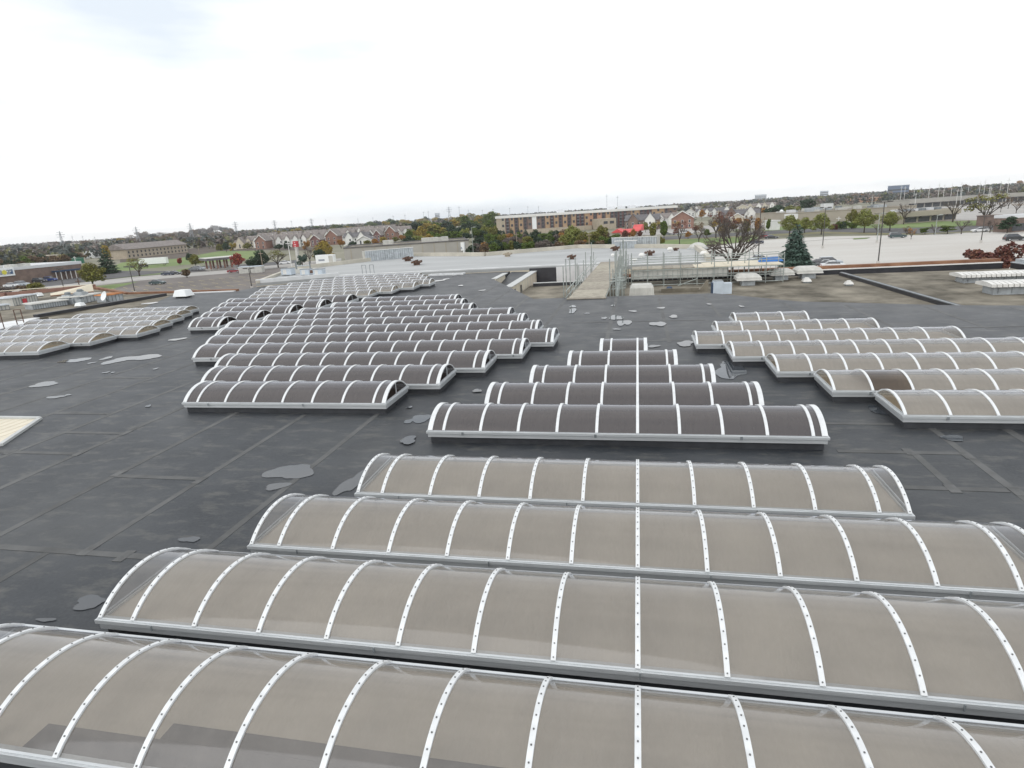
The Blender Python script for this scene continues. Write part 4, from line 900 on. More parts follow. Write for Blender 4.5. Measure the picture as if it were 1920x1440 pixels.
# the named trees near and mid distance: (name,label,px,base py,top py,width px,kind,leaf,seed)
T = [
 ('bare_tree', 'big spreading leafless tree behind the scaffold gantry', 1372, 521, 404, 128, 'bare_hi', 'twig', 1),
 ('spruce_tree', 'tall blue-green spruce standing against the pale car park', 1489, 517, 431, 66, 'spruce_hi', 'leaf_spruce', 0),
 ('round_tree', 'olive-green round tree partly behind the spruce top', 1480, 443, 404, 38, 'round_hi', 'leaf_pale', 0),
 ('round_tree', 'olive-green round tree on the verge, directly right of the spruce', 1540, 440, 400, 40, 'round_hi', 'leaf_pale', 1),
 ('round_tree', 'largest olive-green round tree on the verge, left of the tall lamp post', 1620, 437, 392, 44, 'round_hi', 'leaf_pale', 2),
 ('round_tree', 'olive-green round tree on the verge, right of the tall lamp post', 1668, 433, 397, 36, 'round_hi', 'leaf_pale', 3),
 ('round_tree', 'low olive tree behind the largest round tree', 1598, 425, 393, 22, 'round', 'leaf_olive', 1),
 ('round_tree', 'yellow-green bush tree between the spruce and the right-hand round trees', 1508, 437, 408, 30, 'round', 'leaf_pale', 3),
 ('broad_tree', 'tall thinning yellow-green tree at the right edge of the street', 1846, 420, 364, 66, 'sparse', 'leaf_olive', 2),
 ('bare_tree', 'bare tree left of the tall thinning tree by the strip of shops', 1786, 417, 376, 40, 'bare', 'twig', 2),
 ('bare_tree', 'bare brownish tree left of the small shop block', 1694, 421, 381, 32, 'bare', 'twig', 3),
 ('small_tree', 'small green flat-topped tree on the verge, right of the moving dark car', 1734, 440, 427, 22, 'pine', 'leaf_green', 0),
 ('small_tree', 'wider green flat-topped tree on the verge near the street lamp', 1776, 439, 423, 30, 'pine', 'leaf_green', 1),
 ('bare_tree', 'small bare tree on the verge left of the white car', 1802, 439, 413, 30, 'bare', 'twig', 0),
 ('bare_tree', 'small bare tree beside the white car on the road', 1856, 436, 412, 26, 'bare', 'twig', 1),
 ('pine_tree', 'dark green pine at the right edge beside the brown building', 1888, 437, 407, 34, 'pine', 'leaf_dark', 2),
 ('sapling', 'thin half-bare sapling beside the moving dark car', 1700, 443, 424, 16, 'sparse', 'leaf_brown', 1),
 ('sapling', 'thin half-bare sapling standing in the pale car park island', 1708, 449, 428, 14, 'sparse', 'leaf_orange', 3),
 ('bare_tree', 'bare bush-like tree at the foot of the largest round tree', 1644, 440, 421, 22, 'bare', 'twig', 2),
 ('bare_tree', 'small bare tree with thin trunk on the verge left of the street lamp', 1751, 440, 420, 20, 'bare', 'twig', 3),
 ('maroon_bush', 'dark red-leaved tree showing over the brick parapet at right', 1838, 512, 468, 60, 'bush', 'leaf_maroon', 0),
 ('maroon_bush', 'dark red-leaved tree nearest the right edge of the photo', 1886, 508, 455, 56, 'bush', 'leaf_maroon', 1),
 ('maroon_tree', 'bare-branched maroon tree behind the big leafless tree, left one', 1342, 447, 396, 34, 'sparse', 'leaf_maroon', 0),
 ('maroon_tree', 'bare-branched maroon tree behind the big leafless tree, right one', 1366, 447, 399, 34, 'sparse', 'leaf_maroon', 1),
 ('maroon_tree', 'small dark maroon tree on the grass in front of the brick house', 1274, 458, 415, 28, 'sparse', 'leaf_maroon', 2),
 ('orange_tree', 'small orange-green oval tree left of the lamp post in mid street', 1420, 438, 409, 13, 'oval', 'leaf_orange', 0),
 ('orange_tree', 'small green-orange oval tree right of the red shrub', 1399, 441, 415, 13, 'oval', 'leaf_olive', 1),
 ('narrow_tree', 'narrow dark green oval tree by the white shed', 1440, 434, 411, 8, 'oval', 'leaf_green', 2),
 ('evergreen', 'dark evergreen clump left of the beige superstore', 1450, 414, 386, 46, 'bush', 'leaf_dark', 2),
 ('evergreen', 'dark rounded evergreen at the roofline left of the superstore', 1510, 400, 374, 32, 'bush', 'leaf_dark', 3),
 ('leafy_tree', 'yellow-green tree clump behind the dark evergreen', 1480, 405, 386, 40, 'bush', 'leaf_pale', 1),
 ('small_tree', 'green sapling by the cars in front of the white houses', 1245, 449, 415, 14, 'oval', 'leaf_green', 3),
 ('small_tree', 'thin dark tree at the left end of the grass verge', 1224, 452, 418, 14, 'oval', 'leaf_olive', 0),
 ('brown_tree', 'thin bare orange-brown tree on the grass verge left of the leafless tree', 1310, 458, 416, 22, 'sparse', 'leaf_brown', 0),
 ('shrub', 'small olive shrub at the right end of the corrugated screen', 1241, 464, 444, 13, 'bush', 'leaf_olive', 0),
 # left side
 ('large_tree', 'large tree turning from green to yellow beside the brick store', 176, 541, 494, 48, 'round_hi', 'leaf_olive', 0),
 ('spruce_tree', 'tall dark evergreen right of the brick store', 204, 513, 468, 38, 'spruce', 'leaf_dark', 1),
 ('leafy_tree', 'yellow-green tree behind the top of the dark evergreen', 203, 490, 460, 14, 'oval', 'leaf_yellow', 1),
 ('bare_tree', 'half-bare tree on the green verge left of the white trailer', 262, 518, 484, 36, 'sparse', 'leaf_olive', 3),
 ('red_maple', 'bright red maple beside the drive-through canopy', 448, 505, 475, 24, 'round', 'leaf_red', 0),
 ('red_maple', 'small bright red tree at the edge of the green field', 338, 497, 484, 9, 'oval', 'leaf_red', 2),
 ('leafy_tree', 'yellow-green rounded tree in the middle of the green field', 368, 502, 477, 26, 'round', 'leaf_olive', 2),
 ('evergreen', 'dark evergreen behind the yellow-green field tree', 357, 489, 475, 14, 'bush', 'leaf_dark', 1),
 ('small_tree', 'small brown tree by the road left of the parked cars', 351, 521, 505, 15, 'oval', 'leaf_brown', 3),
 ('evergreen', 'tall dark evergreen right of the red maple', 494, 505, 469, 36, 'round_hi', 'leaf_dark', 3),
 ('evergreen', 'low dark evergreen between the red maple and the tall evergreen', 476, 506, 487, 32, 'bush', 'leaf_dark', 0),
 ('leafy_tree', 'olive half-bare tree right of the tall dark evergreen', 522, 502, 468, 34, 'sparse', 'leaf_olive', 0),
 ('yellow_tree', 'large yellow tree behind the white site box', 612, 491, 452, 42, 'round_hi', 'leaf_yellow', 1),
 ('evergreen', 'dark green tree standing in front of the large yellow tree', 602, 493, 468, 22, 'bush', 'leaf_dark', 3),
 ('evergreen', 'dark green shrub at the foot of the red pole sign', 567, 498, 478, 20, 'bush', 'leaf_spruce', 2),
 ('bare_tree', 'grey bare tree right of the red pole sign', 582, 494, 464, 26, 'bare', 'twig', 1),
 ('shrub', 'brownish green shrub row behind the left parapet, right clump', 74, 552, 530, 30, 'bush', 'leaf_olive', 3),
 ('shrub', 'brownish shrub behind the left parapet, middle clump', 48, 554, 534, 28, 'bush', 'leaf_brown', 2),
 ('shrub', 'greyish half-bare shrub at the left edge behind the parapet', 14, 558, 538, 36, 'bush', 'leaf_grey', 1),
 ('small_tree', 'small dark tree beside the grey low building sign', 848, 477, 463, 9, 'spruce', 'leaf_dark', 0),
]
for t in T: tree(*t)
def nth(i): return '%d%s' % (i, 'th' if 10 < i % 100 < 14 else {1: 'st', 2: 'nd', 3: 'rd'}.get(i % 10, 'th'))
def clump(name, label, group, rows, kinds, leaves, hpx, wpx, seed):
    """trees of one thicket, in rows; each is told apart by its count from the left"""
    r = random.Random(seed)
    if not isinstance(rows[0], list): rows = [rows]
    for j, spots in enumerate(rows):
        rw = '' if len(rows) == 1 else [' front row', ' second row', ' back row'][j if j < 2 else 2]
        for i, (x, y) in enumerate(sorted(spots)):
            h = r.uniform(*hpx); tree(name, '%s,%s %s from the left' % (label, rw, nth(i+1)), x, y, y-h, r.uniform(*wpx), r.choice(kinds), r.choice(leaves), r.randrange(4), group)
def line(a, b, n, jx=3, jy=2, seed=0):
    r = random.Random(seed); return [(a[0]+(b[0]-a[0])*i/(n-1)+r.uniform(-jx, jx), a[1]+(b[1]-a[1])*i/(n-1)+r.uniform(-jy, jy)) for i in range(n)]
GRN = ['leaf_green', 'leaf_dark', 'leaf_olive', 'leaf_dark', 'leaf_pale', 'leaf_yellow', 'leaf_green']
clump('wood_tree', 'tree of the wood left of the apartment block', 'wood left of the apartment block', [line((770, 463), (935, 449), 16, seed=1), line((765, 452), (930, 438), 15, seed=2), line((770, 440), (925, 425), 13, seed=3)], ['bush', 'round', 'oval'], GRN, (17, 27), (18, 30), 11)
clump('hedge_tree', 'bush behind the far edge of the pale store roof', 'bushes behind the store roof', [line((888, 480), (1145, 466), 22, 3, 1, 4), line((895, 470), (1150, 456), 20, 3, 2, 5), line((900, 460), (1060, 451), 12, 4, 2, 25)], ['bush', 'round', 'bush'], ['leaf_brown', 'leaf_olive', 'leaf_dark', 'leaf_green', 'leaf_grey', 'leaf_dark', 'leaf_green', 'leaf_orange'], (15, 24), (17, 27), 12)
clump('willow_tree', 'pale yellow-green billowing tree in front of the apartment block', 'pale trees in front of the apartment block', [(1064, 464), (1080, 460), (1096, 462), (1072, 458), (1112, 462), (1128, 459)], ['round', 'bush'], ['leaf_pale', 'leaf_olive'], (26, 36), (22, 30), 13)
clump('conifer', 'small dark conifer at the foot of the apartment block', 'conifers at the apartment block', [(934, 444), (945, 445), (959, 443), (973, 444), (986, 442)], ['spruce'], ['leaf_dark'], (12, 16), (11, 13), 14)
clump('wood_tree', 'tree behind the brick store at far left', 'trees behind the brick store', [line((-5, 507), (150, 493), 15, 4, 3, 6)], ['bush', 'round'], ['leaf_olive', 'leaf_brown', 'leaf_dark', 'leaf_brown', 'leaf_green'], (16, 26), (22, 34), 15)
clump('wood_tree', 'olive tree among the far left houses', 'trees among the far left houses', [(60, 485), (72, 487), (88, 485), (98, 486), (140, 487), (108, 465), (163, 465), (228, 462), (280, 468)], ['round', 'bush'], ['leaf_olive', 'leaf_brown', 'leaf_yellow'], (12, 18), (14, 20), 16)
clump('bare_wood_tree', 'purplish bare tree beyond the long beige building', 'bare wood beyond the beige building', [line((235, 465), (440, 447), 22, 4, 3, 7), line((230, 455), (430, 439), 20, 4, 3, 8)], ['bush', 'bush', 'sparse'], ['leaf_grey', 'leaf_grey', 'leaf_bluegrey', 'leaf_brown'], (10, 16), (16, 26), 17)
clump('garden_tree', 'small tree in front of the townhouses', 'trees in front of the townhouses', [(425, 473), (437, 470), (465, 470), (414, 470), (524, 470), (540, 468), (575, 468), (640, 466), (662, 465), (690, 463), (704, 462), (720, 459), (742, 456), (755, 455)], ['round', 'bush'], ['leaf_yellow', 'leaf_olive', 'leaf_green', 'leaf_dark', 'leaf_orange'], (11, 18), (12, 18), 18)
clump('wood_tree', 'tree of the green belt behind the townhouses', 'tree belt behind the townhouses', [line((520, 446), (760, 424), 26, 4, 2, 9), line((640, 436), (930, 411), 26, 4, 2, 10)], ['bush', 'round'], ['leaf_dark', 'leaf_green', 'leaf_olive', 'leaf_bluegrey', 'leaf_yellow'], (9, 15), (15, 24), 19)
clump('street_tree', 'small autumn tree by the right-hand houses', 'street trees by the right-hand houses', [(1290, 448), (1325, 446), (1385, 441), (1355, 440), (1300, 420), (1316, 412), (1268, 432), (1406, 418), (1384, 424), (1430, 410), (1420, 425), (1322, 400), (1200, 447), (1187, 448), (1172, 451), (1210, 436), (1232, 432), (1400, 430), (1340, 430), (1375, 434), (1305, 436)], ['round', 'sparse', 'oval'], ['leaf_orange', 'leaf_olive', 'leaf_maroon', 'leaf_yellow', 'leaf_brown', 'leaf_green'], (12, 20), (11, 18), 20)
clump('hedge', 'dark hedge bush in front of the beige superstore', 'hedge at the superstore', [line((1562, 431), (1605, 428), 6, 1, 1, 11)], ['bush'], ['leaf_dark', 'leaf_maroon', 'leaf_green'], (10, 16), (12, 17), 21)
clump('parking_tree', 'thin bare tree in the car park of the right-hand shops', 'bare trees at the shops', [(1876, 398), (1890, 392), (1905, 400), (1912, 390), (1870, 383), (1835, 386)], ['bare', 'sparse'], ['twig', 'leaf_brown'], (18, 28), (13, 20), 22)
clump('far_tree', 'rusty brown tree behind the right-hand shop roofs', 'brown trees behind the shops', [line((1600, 376), (1910, 352), 26, 4, 1.5, 12)], ['bush', 'round'], ['leaf_brown', 'leaf_orange', 'leaf_olive', 'leaf_brown', 'leaf_pale'], (8, 13), (12, 20), 23)

def far_woods():
    """the flat wooded country out to the horizon, read as one mass"""
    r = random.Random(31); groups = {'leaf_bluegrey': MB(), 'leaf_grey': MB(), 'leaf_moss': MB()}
    n = 0
    while n < 5200:
        px = r.uniform(-60, 1980); dmin = 560 if px < 430 else 800 if px < 950 else 720 if px < 1560 else 860
        d = dmin*math.exp(r.random()*math.log(4600/dmin))            # out to 4.6 km, denser near
        v = ray(px, YC-SLOPE*(px-960)); v.z = 0; v.normalize(); p = v*d
        if math.sin(p.x*.006+1.3)*math.cos(p.y*.004)+.5*math.sin(p.x*.017+p.y*.011) < -.25 and d < 2600: continue
        n += 1
        h = r.uniform(6, 11)*(1+.25*(d > 1500)); wd = h*r.uniform(.6, 1.0)*(1 if d < 1200 else 1.8)
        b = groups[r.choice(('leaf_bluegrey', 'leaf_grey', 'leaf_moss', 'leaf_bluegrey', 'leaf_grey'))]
        for _ in range(22 if d < 1500 else 14):
            q = Vector((p.x+r.gauss(0, .33)*wd, p.y+r.gauss(0, .3)*wd, GZ+h*min(1, max(.12, r.gauss(.55, .24)))))
            a = Vector((r.gauss(0, 1), r.gauss(0, 1), r.gauss(0, .6))).normalized(); t = a.cross(Vector((r.gauss(0, 1), r.gauss(0, 1), r.gauss(0, 1)))).normalized(); s = wd*r.uniform(.14, .3)
            b.add([q-a*s, q-t*s*.8, q+a*s, q+t*s*.8], [(0, 1, 2, 3)])
    for m, b in groups.items():
        o = b.build('far_woods', m); o['kind'] = 'stuff'; o['category'] = 'woods'
        o['label'] = {'leaf_bluegrey': 'blue-grey distant woods along the whole horizon', 'leaf_grey': 'greyish bare distant woods mixed along the horizon', 'leaf_moss': 'olive-tinted distant trees scattered below the horizon'}[m]
far_woods()

# ------------------------------------------------------------------ buildings around
def building(name, label, pL, pR, dep, h, wall, roof, win=None, cat='building', parapet=0.4, z=GZ, wm='glass_dark', group=None, door=False, band=None):
    a, b2 = at(*pL, z), at(*pR, z); d = b2-a; L = d.length
    o = thing(name, label, cat, a, math.atan2(d.y, d.x), group)
    wl = MB().box(0, L, 0, dep, 0, h).build('wall', wall, o)
    MB().box(-.15, L+.15, -.15, dep+.15, h+.003, h+.12).build('roof', roof, o)
    if parapet:
        for x0, x1, y0, y1 in ((-.18, L+.18, -.18, .2), (-.18, L+.18, dep-.2, dep+.18), (-.18, .2, .2, dep-.2), (L-.2, L+.18, .2, dep-.2)):
            MB().box(x0, x1, y0, y1, h+.123, h+parapet).build('parapet', band or wall, o)
    if win:
        rows, cols, ww, hh, z0 = win
        me = MB().box(-ww/2, ww/2, -.08, 0.02, 0, hh).mesh('window', wm)
        for r_ in range(rows):
            for c in range(cols):
                place('window', me, o, ((c+.5)*L/cols, -.03, z0+r_*(h-z0)/rows))
    if door: MB().box(L*.48, L*.52, -.1, .02, 0, 2.4).build('door', 'glass_dark', o)
    return o, L
# brick store at far left
o, L = building('brick_store', 'long low brown brick store with white roof edge at the left edge', (-30, 541), (158, 519), 34, 5.2, 'brick_brown', 'far_white', band='far_white', parapet=1.1)
sgn = MB().box(L*.02, L*.30, -.6, -.2, 3.4, 6.2).build('sign_band', 'sign_white', o)
for i, (m, x) in enumerate((('sign_grey', .17), ('sign_yellow', .205), ('sign_grey', .24), ('sign_letter', .27))):
    b = MB()
    if i == 1: b.lathe([(.02, 0), (.8, 0), (.8, .1), (.02, .1)], 16)
    else: b.add([(-.5, -.8, 0), (.5, -.8, 0), (.5, -.45, 0), (.5, .8, 0), (-.5, .8, 0), (-.5, .45, 0), (.1, .45, 0), (.1, .2, 0), (-.5, -.1, 0), (-.5, -.45, 0)], [(0, 1, 2, 9), (3, 4, 5, 6), (2, 3, 6, 7), (9, 2, 7, 8)])
    q = b.build('sign_letter', m, sgn, (L*x, -.68, 4.8)); q.rotation_euler = (PI/2, 0, 0)
MB().box(L*.66, L*.93, -2.6, -.2, 3.0, 3.6).build('awning', 'sign_navy', o)
for k in range(6): MB().box(L*.66+k*L*.052, L*.66+k*L*.052+.2, -2.5, -2.3, 0, 2.99).build('awning_post', 'trim', o)
for k, x in enumerate((.25, .45, .52)): MB().box(L*x, L*x+4.5, 10, 14, 5.35, 7.0).build('rooftop_unit', 'hood_grey', o)
building('beige_terrace', 'long beige two-storey building with grey pitched roof above the green field', (240, 485.5), (352, 473), 16, 6.2, 'stone_tan', 'shingle', win=(2, 16, 1.4, 1.5, 1.0), parapet=0)
o = [q for q in bpy.data.objects if q.name == 'beige_terrace'][0]
L = (at(352, 473, GZ)-at(240, 485.5, GZ)).length
MB().prism_x([(-1, 6.33), (17, 6.33), (8, 10.2)], -1, L+1).build('pitched_roof', 'shingle', o)
building('shop', 'small pale shop with a green front among the left trees', (97, 493), (160, 487), 12, 5.0, 'siding_cream', 'far_white', win=(1, 6, 2, 1.6, 1.0))
building('shop', 'tiny shop with a bright green awning wall', (145, 494.5), (159, 493), 6, 3.2, 'shop_green', 'far_white')
building('shop', 'white shop with dark glazing left of the beige terrace', (178, 484), (236, 478), 14, 5.2, 'sign_white', 'far_white', win=(1, 8, 2.6, 1.6, 1.0))
# trailer
def trailer(px, py, L, label, rz=0.0):
    o = thing('truck_trailer', label, 'trailer', at(px, py, GZ), rz)
    MB().box(0, L, 0, 2.5, 1.15, 4.0).build('box', 'sign_white', o); MB().box(.2, L-.2, .3, 2.2, .85, 1.148).build('chassis', 'pole_dark', o)
    for x in (1.2, 2.4):
        for y in (.15, 2.35):
            t = MB().bar((x, y-.15, .5), (x, y+.15, .5), .5, 14).build('wheel', 'tyre', o); MB().bar((x, y-.16, .5), (x, y+.16, .5), .24, 8).build('rim', 'hub', t)
    for y in (.5, 2.0): MB().box(L-1.6, L-1.4, y-.08, y+.08, 0, .848).build('landing_leg', 'pole_dark', o)
trailer(262, 501, 13, 'white truck trailer parked on the green field by the half-bare tree', .25)
# drive-through with flat canopy
o, L = building('bank_canopy', 'low drive-through with a dark flat canopy left of the red maple', (394, 508), (446, 503), 10, 0.4, 'concrete', 'concrete', parapet=0)
for x in (.05, .3, .55, .8): 
    for y in (1, 8): MB().box(L*x, L*x+.6, y, y+.6, .53, 3.8).build('column', 'brick', o)
MB().box(-1, L+1, -1, 11, 3.8, 4.6).build('canopy', 'shingle_dark', o); MB().box(-1.05, L+1.05, -1.05, 11.05, 4.603, 4.75).build('canopy_trim', 'hood_grey', o)
# grey low building in the centre
o, L = building('grey_store', 'long low grey-beige store with loading wall beyond the pale roof', (648, 494), (880, 478), 26, 5.4, 'grey_wall', 'gravel', parapet=.5, band='shingle_dark')
for k in range(10): MB().box(L*(.05+k*.095), L*(.05+k*.095)+.35, -.12, -.002, 0, 5.3).build('pilaster', 'beige_wall', o)
for x in (.3, .62, .7, .76): MB().box(L*x, L*x+4, 8, 12, 5.525, 7.2).build('rooftop_unit', 'hood_grey', o)
# mall entrance sign
p = at(866, 479, GZ); o = thing('store_sign', 'white freestanding sign with blue and teal side panels on two white legs', 'sign', p, -0.25)
k = mpp(p); 
MB().box(-1.9*k*5, 6*k, 0, .8, 9*k, 24*k).build('panel', 'sign_white', o)
MB().box(-17*k, -9.6*k, -.05, .75, 16*k, 22*k).build('blue_panel', 'sign_blue', o); MB().box(-16*k, -9.6*k, -.05, .75, 12.2*k, 15.98*k).build('teal_panel', 'sign_teal', o); MB().box(-15*k, -9.6*k, -.05, .75, 9*k, 12.18*k).build('navy_panel', 'sign_navy', o)
for x in (-12, 3): MB().box(x*k, (x+2.6)*k, 0.1, .7, 0, 8.98*k).build('leg', 'sign_white', o)
def letters(txt, size, loc, m, parent, rx=PI/2):
    c = bpy.data.curves.new('lettering', 'FONT'); c.body = txt; c.size = size; c.extrude = 0.02
    ob = bpy.data.objects.new('lettering', c); COL.objects.link(ob); dg = bpy.context.evaluated_depsgraph_get()
    me = bpy.data.meshes.new_from_object(ob.evaluated_get(dg)); bpy.data.objects.remove(ob); me.materials.clear(); me.materials.append(MAT[m])
    q = place('lettering', me, parent, loc); q.rotation_euler = (rx, 0, 0); return q
letters('Ma', 7.5*k, (-7.0*k, -.03, 12*k), 'sign_letter', o)
# red pole sign
p = at(560, 493, GZ); o = thing('pole_sign', 'tall red square sign with white marks on a pale grey pylon', 'sign', p, -0.1); k = mpp(p)
hh = height_to(p, 452)
MB().box(-2.2*k, 2.2*k, -.5, .5, 0, hh*.72).build('pylon', 'hood_grey', o); MB().box(-4.4*k, 4.4*k, -.6, .6, hh*.70+.3, hh).build('panel', 'sign_red', o)
for i, (x, zz, s) in enumerate(((0, .93, 1.0), (-1.2, .85, .9), (1.2, .85, .9), (0, .775, 1.3))): MB().box(x*k-s*k, x*k+s*k, -.66, -.602, hh*zz-.5*k, hh*zz+.5*k).build('mark', 'sign_white', o)
# apartment block
def apartments():
    a, b2 = at(940, 441.5, GZ), at(1268, 419.5, GZ); d = b2-a; L = d.length; dep = 18
    o = thing('apartment_block', 'long five-storey brick apartment block with white cornice', 'building', a, math.atan2(d.y, d.x))
    h = height_to(a, 405.0)-.2
    cols = ['stone_tan', 'brick_maroon', 'brick_tan', 'brick_bay', 'brick_tan', 'brick_bay', 'brick_brown', 'sign_white', 'brick_brown', 'brick_bay', 'brick_tan', 'brick_maroon', 'brick_tan', 'brick_bay', 'brick_tan', 'brick_bay', 'brick_tan', 'brick_maroon', 'brick_maroon', 'brick_tan', 'brick_orange',
            'brick_bay', 'brick_orange', 'brick_bay', 'brick_tan', 'brick_maroon', 'brick_bay', 'brick_maroon', 'brick_maroon', 'brick_brown', 'brick_tan', 'brick_tan', 'brick_maroon', 'brick_bay', 'brick_maroon', 'brick_tan', 'brick_tan', 'brick_tan', 'brick_maroon', 'brick_brown', 'brick_brown']
    n = len(cols); ww = L/n
    wm = MB().box(-.75, .75, -.12, .05, 0, 1.7).mesh('window', 'glass_dark'); fm = MB().box(-.95, .95, -.06, .05, -.15, 1.85).mesh('window_frame', 'trim'); bm = MB().box(-1.2, 1.2, -.9, 0, 0, .9).mesh('balcony', 'shingle_dark')
    for i, m in enumerate(cols):
        dp = {'brick_maroon': .0, 'brick_bay': .35}.get(m, -.35)
        MB().box(i*ww+.02, (i+1)*ww-.02, dp, dep, 0, h-1.6).build('wall_bay', m, o)
        if m in ('sign_white',): continue
        for fl in range(5):
            if fl == 0 and m != 'stone_tan': 
                pass
            z = 1.3+fl*(h-2.4)/5
            if m in ('brick_bay', 'brick_maroon'):
                place('window', wm, o, ((i+.5)*ww, dp-.03, z))
                if m == 'brick_maroon': place('balcony', bm, o, ((i+.5)*ww, dp-.02, z-.9))
            elif (i+fl) % 2 == 0: place('window', wm, o, ((i+.5)*ww, dp-.03, z))
    MB().box(-.6, L+.6, -.9, dep+.6, h-1.598, h).build('cornice', 'trim', o)
    MB().box(.2, L-.2, -.2, dep-.2, h+.003, h+.15).build('roof', 'far_white', o)
    for x in (.33, .62, .68, .74): MB().box(L*x, L*x+4.5, 5, 10, h+.153, h+2.0).build('rooftop_unit', 'far_white', o)
    MB().box(L*.505, L*.60, -16, -.5, 0, h*.55).build('annex', 'stone_tan', o)
    for x in (.53, .565): MB().box(L*x, L*x+3.0, -16.1, -15.95, h*.28, h*.42).build('annex_window', 'glass_dark', o)
    MB().box(L*.12, L*.5, -2.0, -1.0, 0, 3.0).build('ground_floor_base', 'stone_tan', o)
apartments()
building('low_hotel', 'long low cream building with many white bays behind the wood', (848, 421), (928, 414.5), 20, 7.0, 'siding_cream', 'far_white', win=(2, 22, 1.8, 1.8, .8))
# red-roofed restaurant
def restaurant():
    a = at(1148, 445, GZ); o = thing('restaurant', 'small restaurant with bright red hipped roofs in front of the apartment block', 'building', a, -.15); k = mpp(a)
    MB().box(0, 20*k, 0, 9, 0, 8*k).build('wall', 'siding_cream', o); MB().prism_y([(-2*k, 8*k+.01), (22*k, 8*k+.01), (10*k, 15*k)], -1, 10).build('roof', 'roof_red', o)
    MB().box(24*k, 40*k, -6, 6, 0, 6*k).build('wall', 'siding_cream', o); MB().prism_x([(-8, 6*k+.01), (8, 6*k+.01), (1, 14*k)], 20.5*k, 42*k).build('roof', 'roof_red', o)
    MB().box(38*k, 52*k, 0, 9, 0, 9*k).build('wall', 'trim', o); MB().prism_x([(-2, 9*k+.02), (11, 9*k+.02), (10, 20*k), (6, 20*k)], 36.8*k, 53*k).build('roof', 'roof_red', o)
    for x in (3, 8, 13): MB().box(x*k, (x+3)*k, -.1, .02, 2*k, 5*k).build('window', 'glass_dark', o)
    for x in (26, 30, 34): MB().box(x*k, (x+2.5)*k, -6.1, -5.98, 1.5*k, 4*k).build('window', 'glass_dark', o)
restaurant()
# houses
def house(label, px, py, wm_, hm_, wall, roof, group, rz=0.0, dormers=2, front_gable=True, dep=11):
    wm_ *= .62 if front_gable == 'full' else .8; hm_ *= .88
    o = thing('townhouse', label, 'house', at(px, py, GZ), rz, group); w2 = wm_/2; e = hm_*.62
    MB().box(-w2, w2, 0, dep, 0, e).build('wall', wall, o)
    if front_gable == 'full':
        MB().prism_y([(-w2, e+.01), (w2, e+.01), (0, hm_-.35)], .02, dep-.02).build('gable_wall', wall, o)
        for s in (-1, 1):
            r_ = MB(); sl = (hm_-e)/w2
            r_.add([(s*(w2+.6), -.5, e-.6*sl+.05), (0, -.5, hm_), (0, dep+.5, hm_), (s*(w2+.6), dep+.5, e-.6*sl+.05), (s*(w2+.6), -.5, e-.6*sl-.25), (0, -.5, hm_-.3), (0, dep+.5, hm_-.3), (s*(w2+.6), dep+.5, e-.6*sl-.25)],
                   [(0, 1, 2, 3), (7, 6, 5, 4), (0, 4, 5, 1), (1, 5, 6, 2), (2, 6, 7, 3), (3, 7, 4, 0)])
            r_.build('roof_slope', roof, o)
        b = MB()
        for s in (-1, 1): b.bar((s*(w2+.5), -.55, e-.3), (0, -.55, hm_-.1), .22, 4)
        b.build('barge_board', 'trim', o)
    else:
        MB().prism_x([(-.6, e+.01), (dep+.6, e+.01), (dep/2, hm_)], -w2-.3, w2+.3).build('roof', roof, o)
        for k in range(dormers):
            x = -w2+(k+.5)*wm_/dormers; q = wm_/dormers*.3
            g = MB().prism_y([(x-q, 0.3), (x+q, 0.3), (x+q, e+.3), (x, e+q*1.3+.3), (x-q, e+.3)], -.9, dep*.4).build('dormer', 'trim' if k % 2 else wall, o)
            r_ = MB()
            for s in (-1, 1):
                A_ = (x+s*(q+.35), -1.2, e+.3-.35*1.3+.05); B_ = (x, -1.2, e+q*1.3+.4)
                r_.add([A_, B_, (B_[0], dep*.42, B_[2]), (A_[0], dep*.42, A_[2]), (A_[0], -1.2, A_[2]-.2), (B_[0], -1.2, B_[2]-.2), (B_[0], dep*.42, B_[2]-.2), (A_[0], dep*.42, A_[2]-.2)], [(0, 1, 2, 3), (7, 6, 5, 4), (0, 4, 5, 1), (1, 5, 6, 2), (2, 6, 7, 3), (3, 7, 4, 0)])
            r_.build('dormer_roof', roof, g)
    n = max(2, int(wm_/3.2)); k_ = ('hw',)
    if k_ not in CACHE: CACHE[k_] = MB().box(-.5, .5, -.06, .03, 0, 1.5).mesh('window', 'glass_dark'); CACHE[('hf',)] = MB().box(-.62, .62, -.035, .03, -.12, 1.62).mesh('window_frame', 'trim')
    yo = -.93 if (front_gable != 'full' and dormers) else -.02
    for fl in (.9, e*.55):
        for i in range(n):
            x = -w2+(i+.5)*wm_/n; inq = front_gable != 'full' and any(abs(x-(-w2+(k+.5)*wm_/max(1, dormers))) < wm_/max(1, dormers)*.25 for k in range(dormers))
            y = -.93 if inq else -.03
            q = place('window', CACHE[k_], o, (x, y, fl)); place('window_frame', CACHE[('hf',)], q)
    MB().box(w2*.3, w2*.3+1.0, -.08, .02, 0, 2.1).build('door', 'brick_maroon', o)
GH, GH2, GH3 = 'townhouses left of centre', 'houses right of the apartment block', 'houses at the far left'
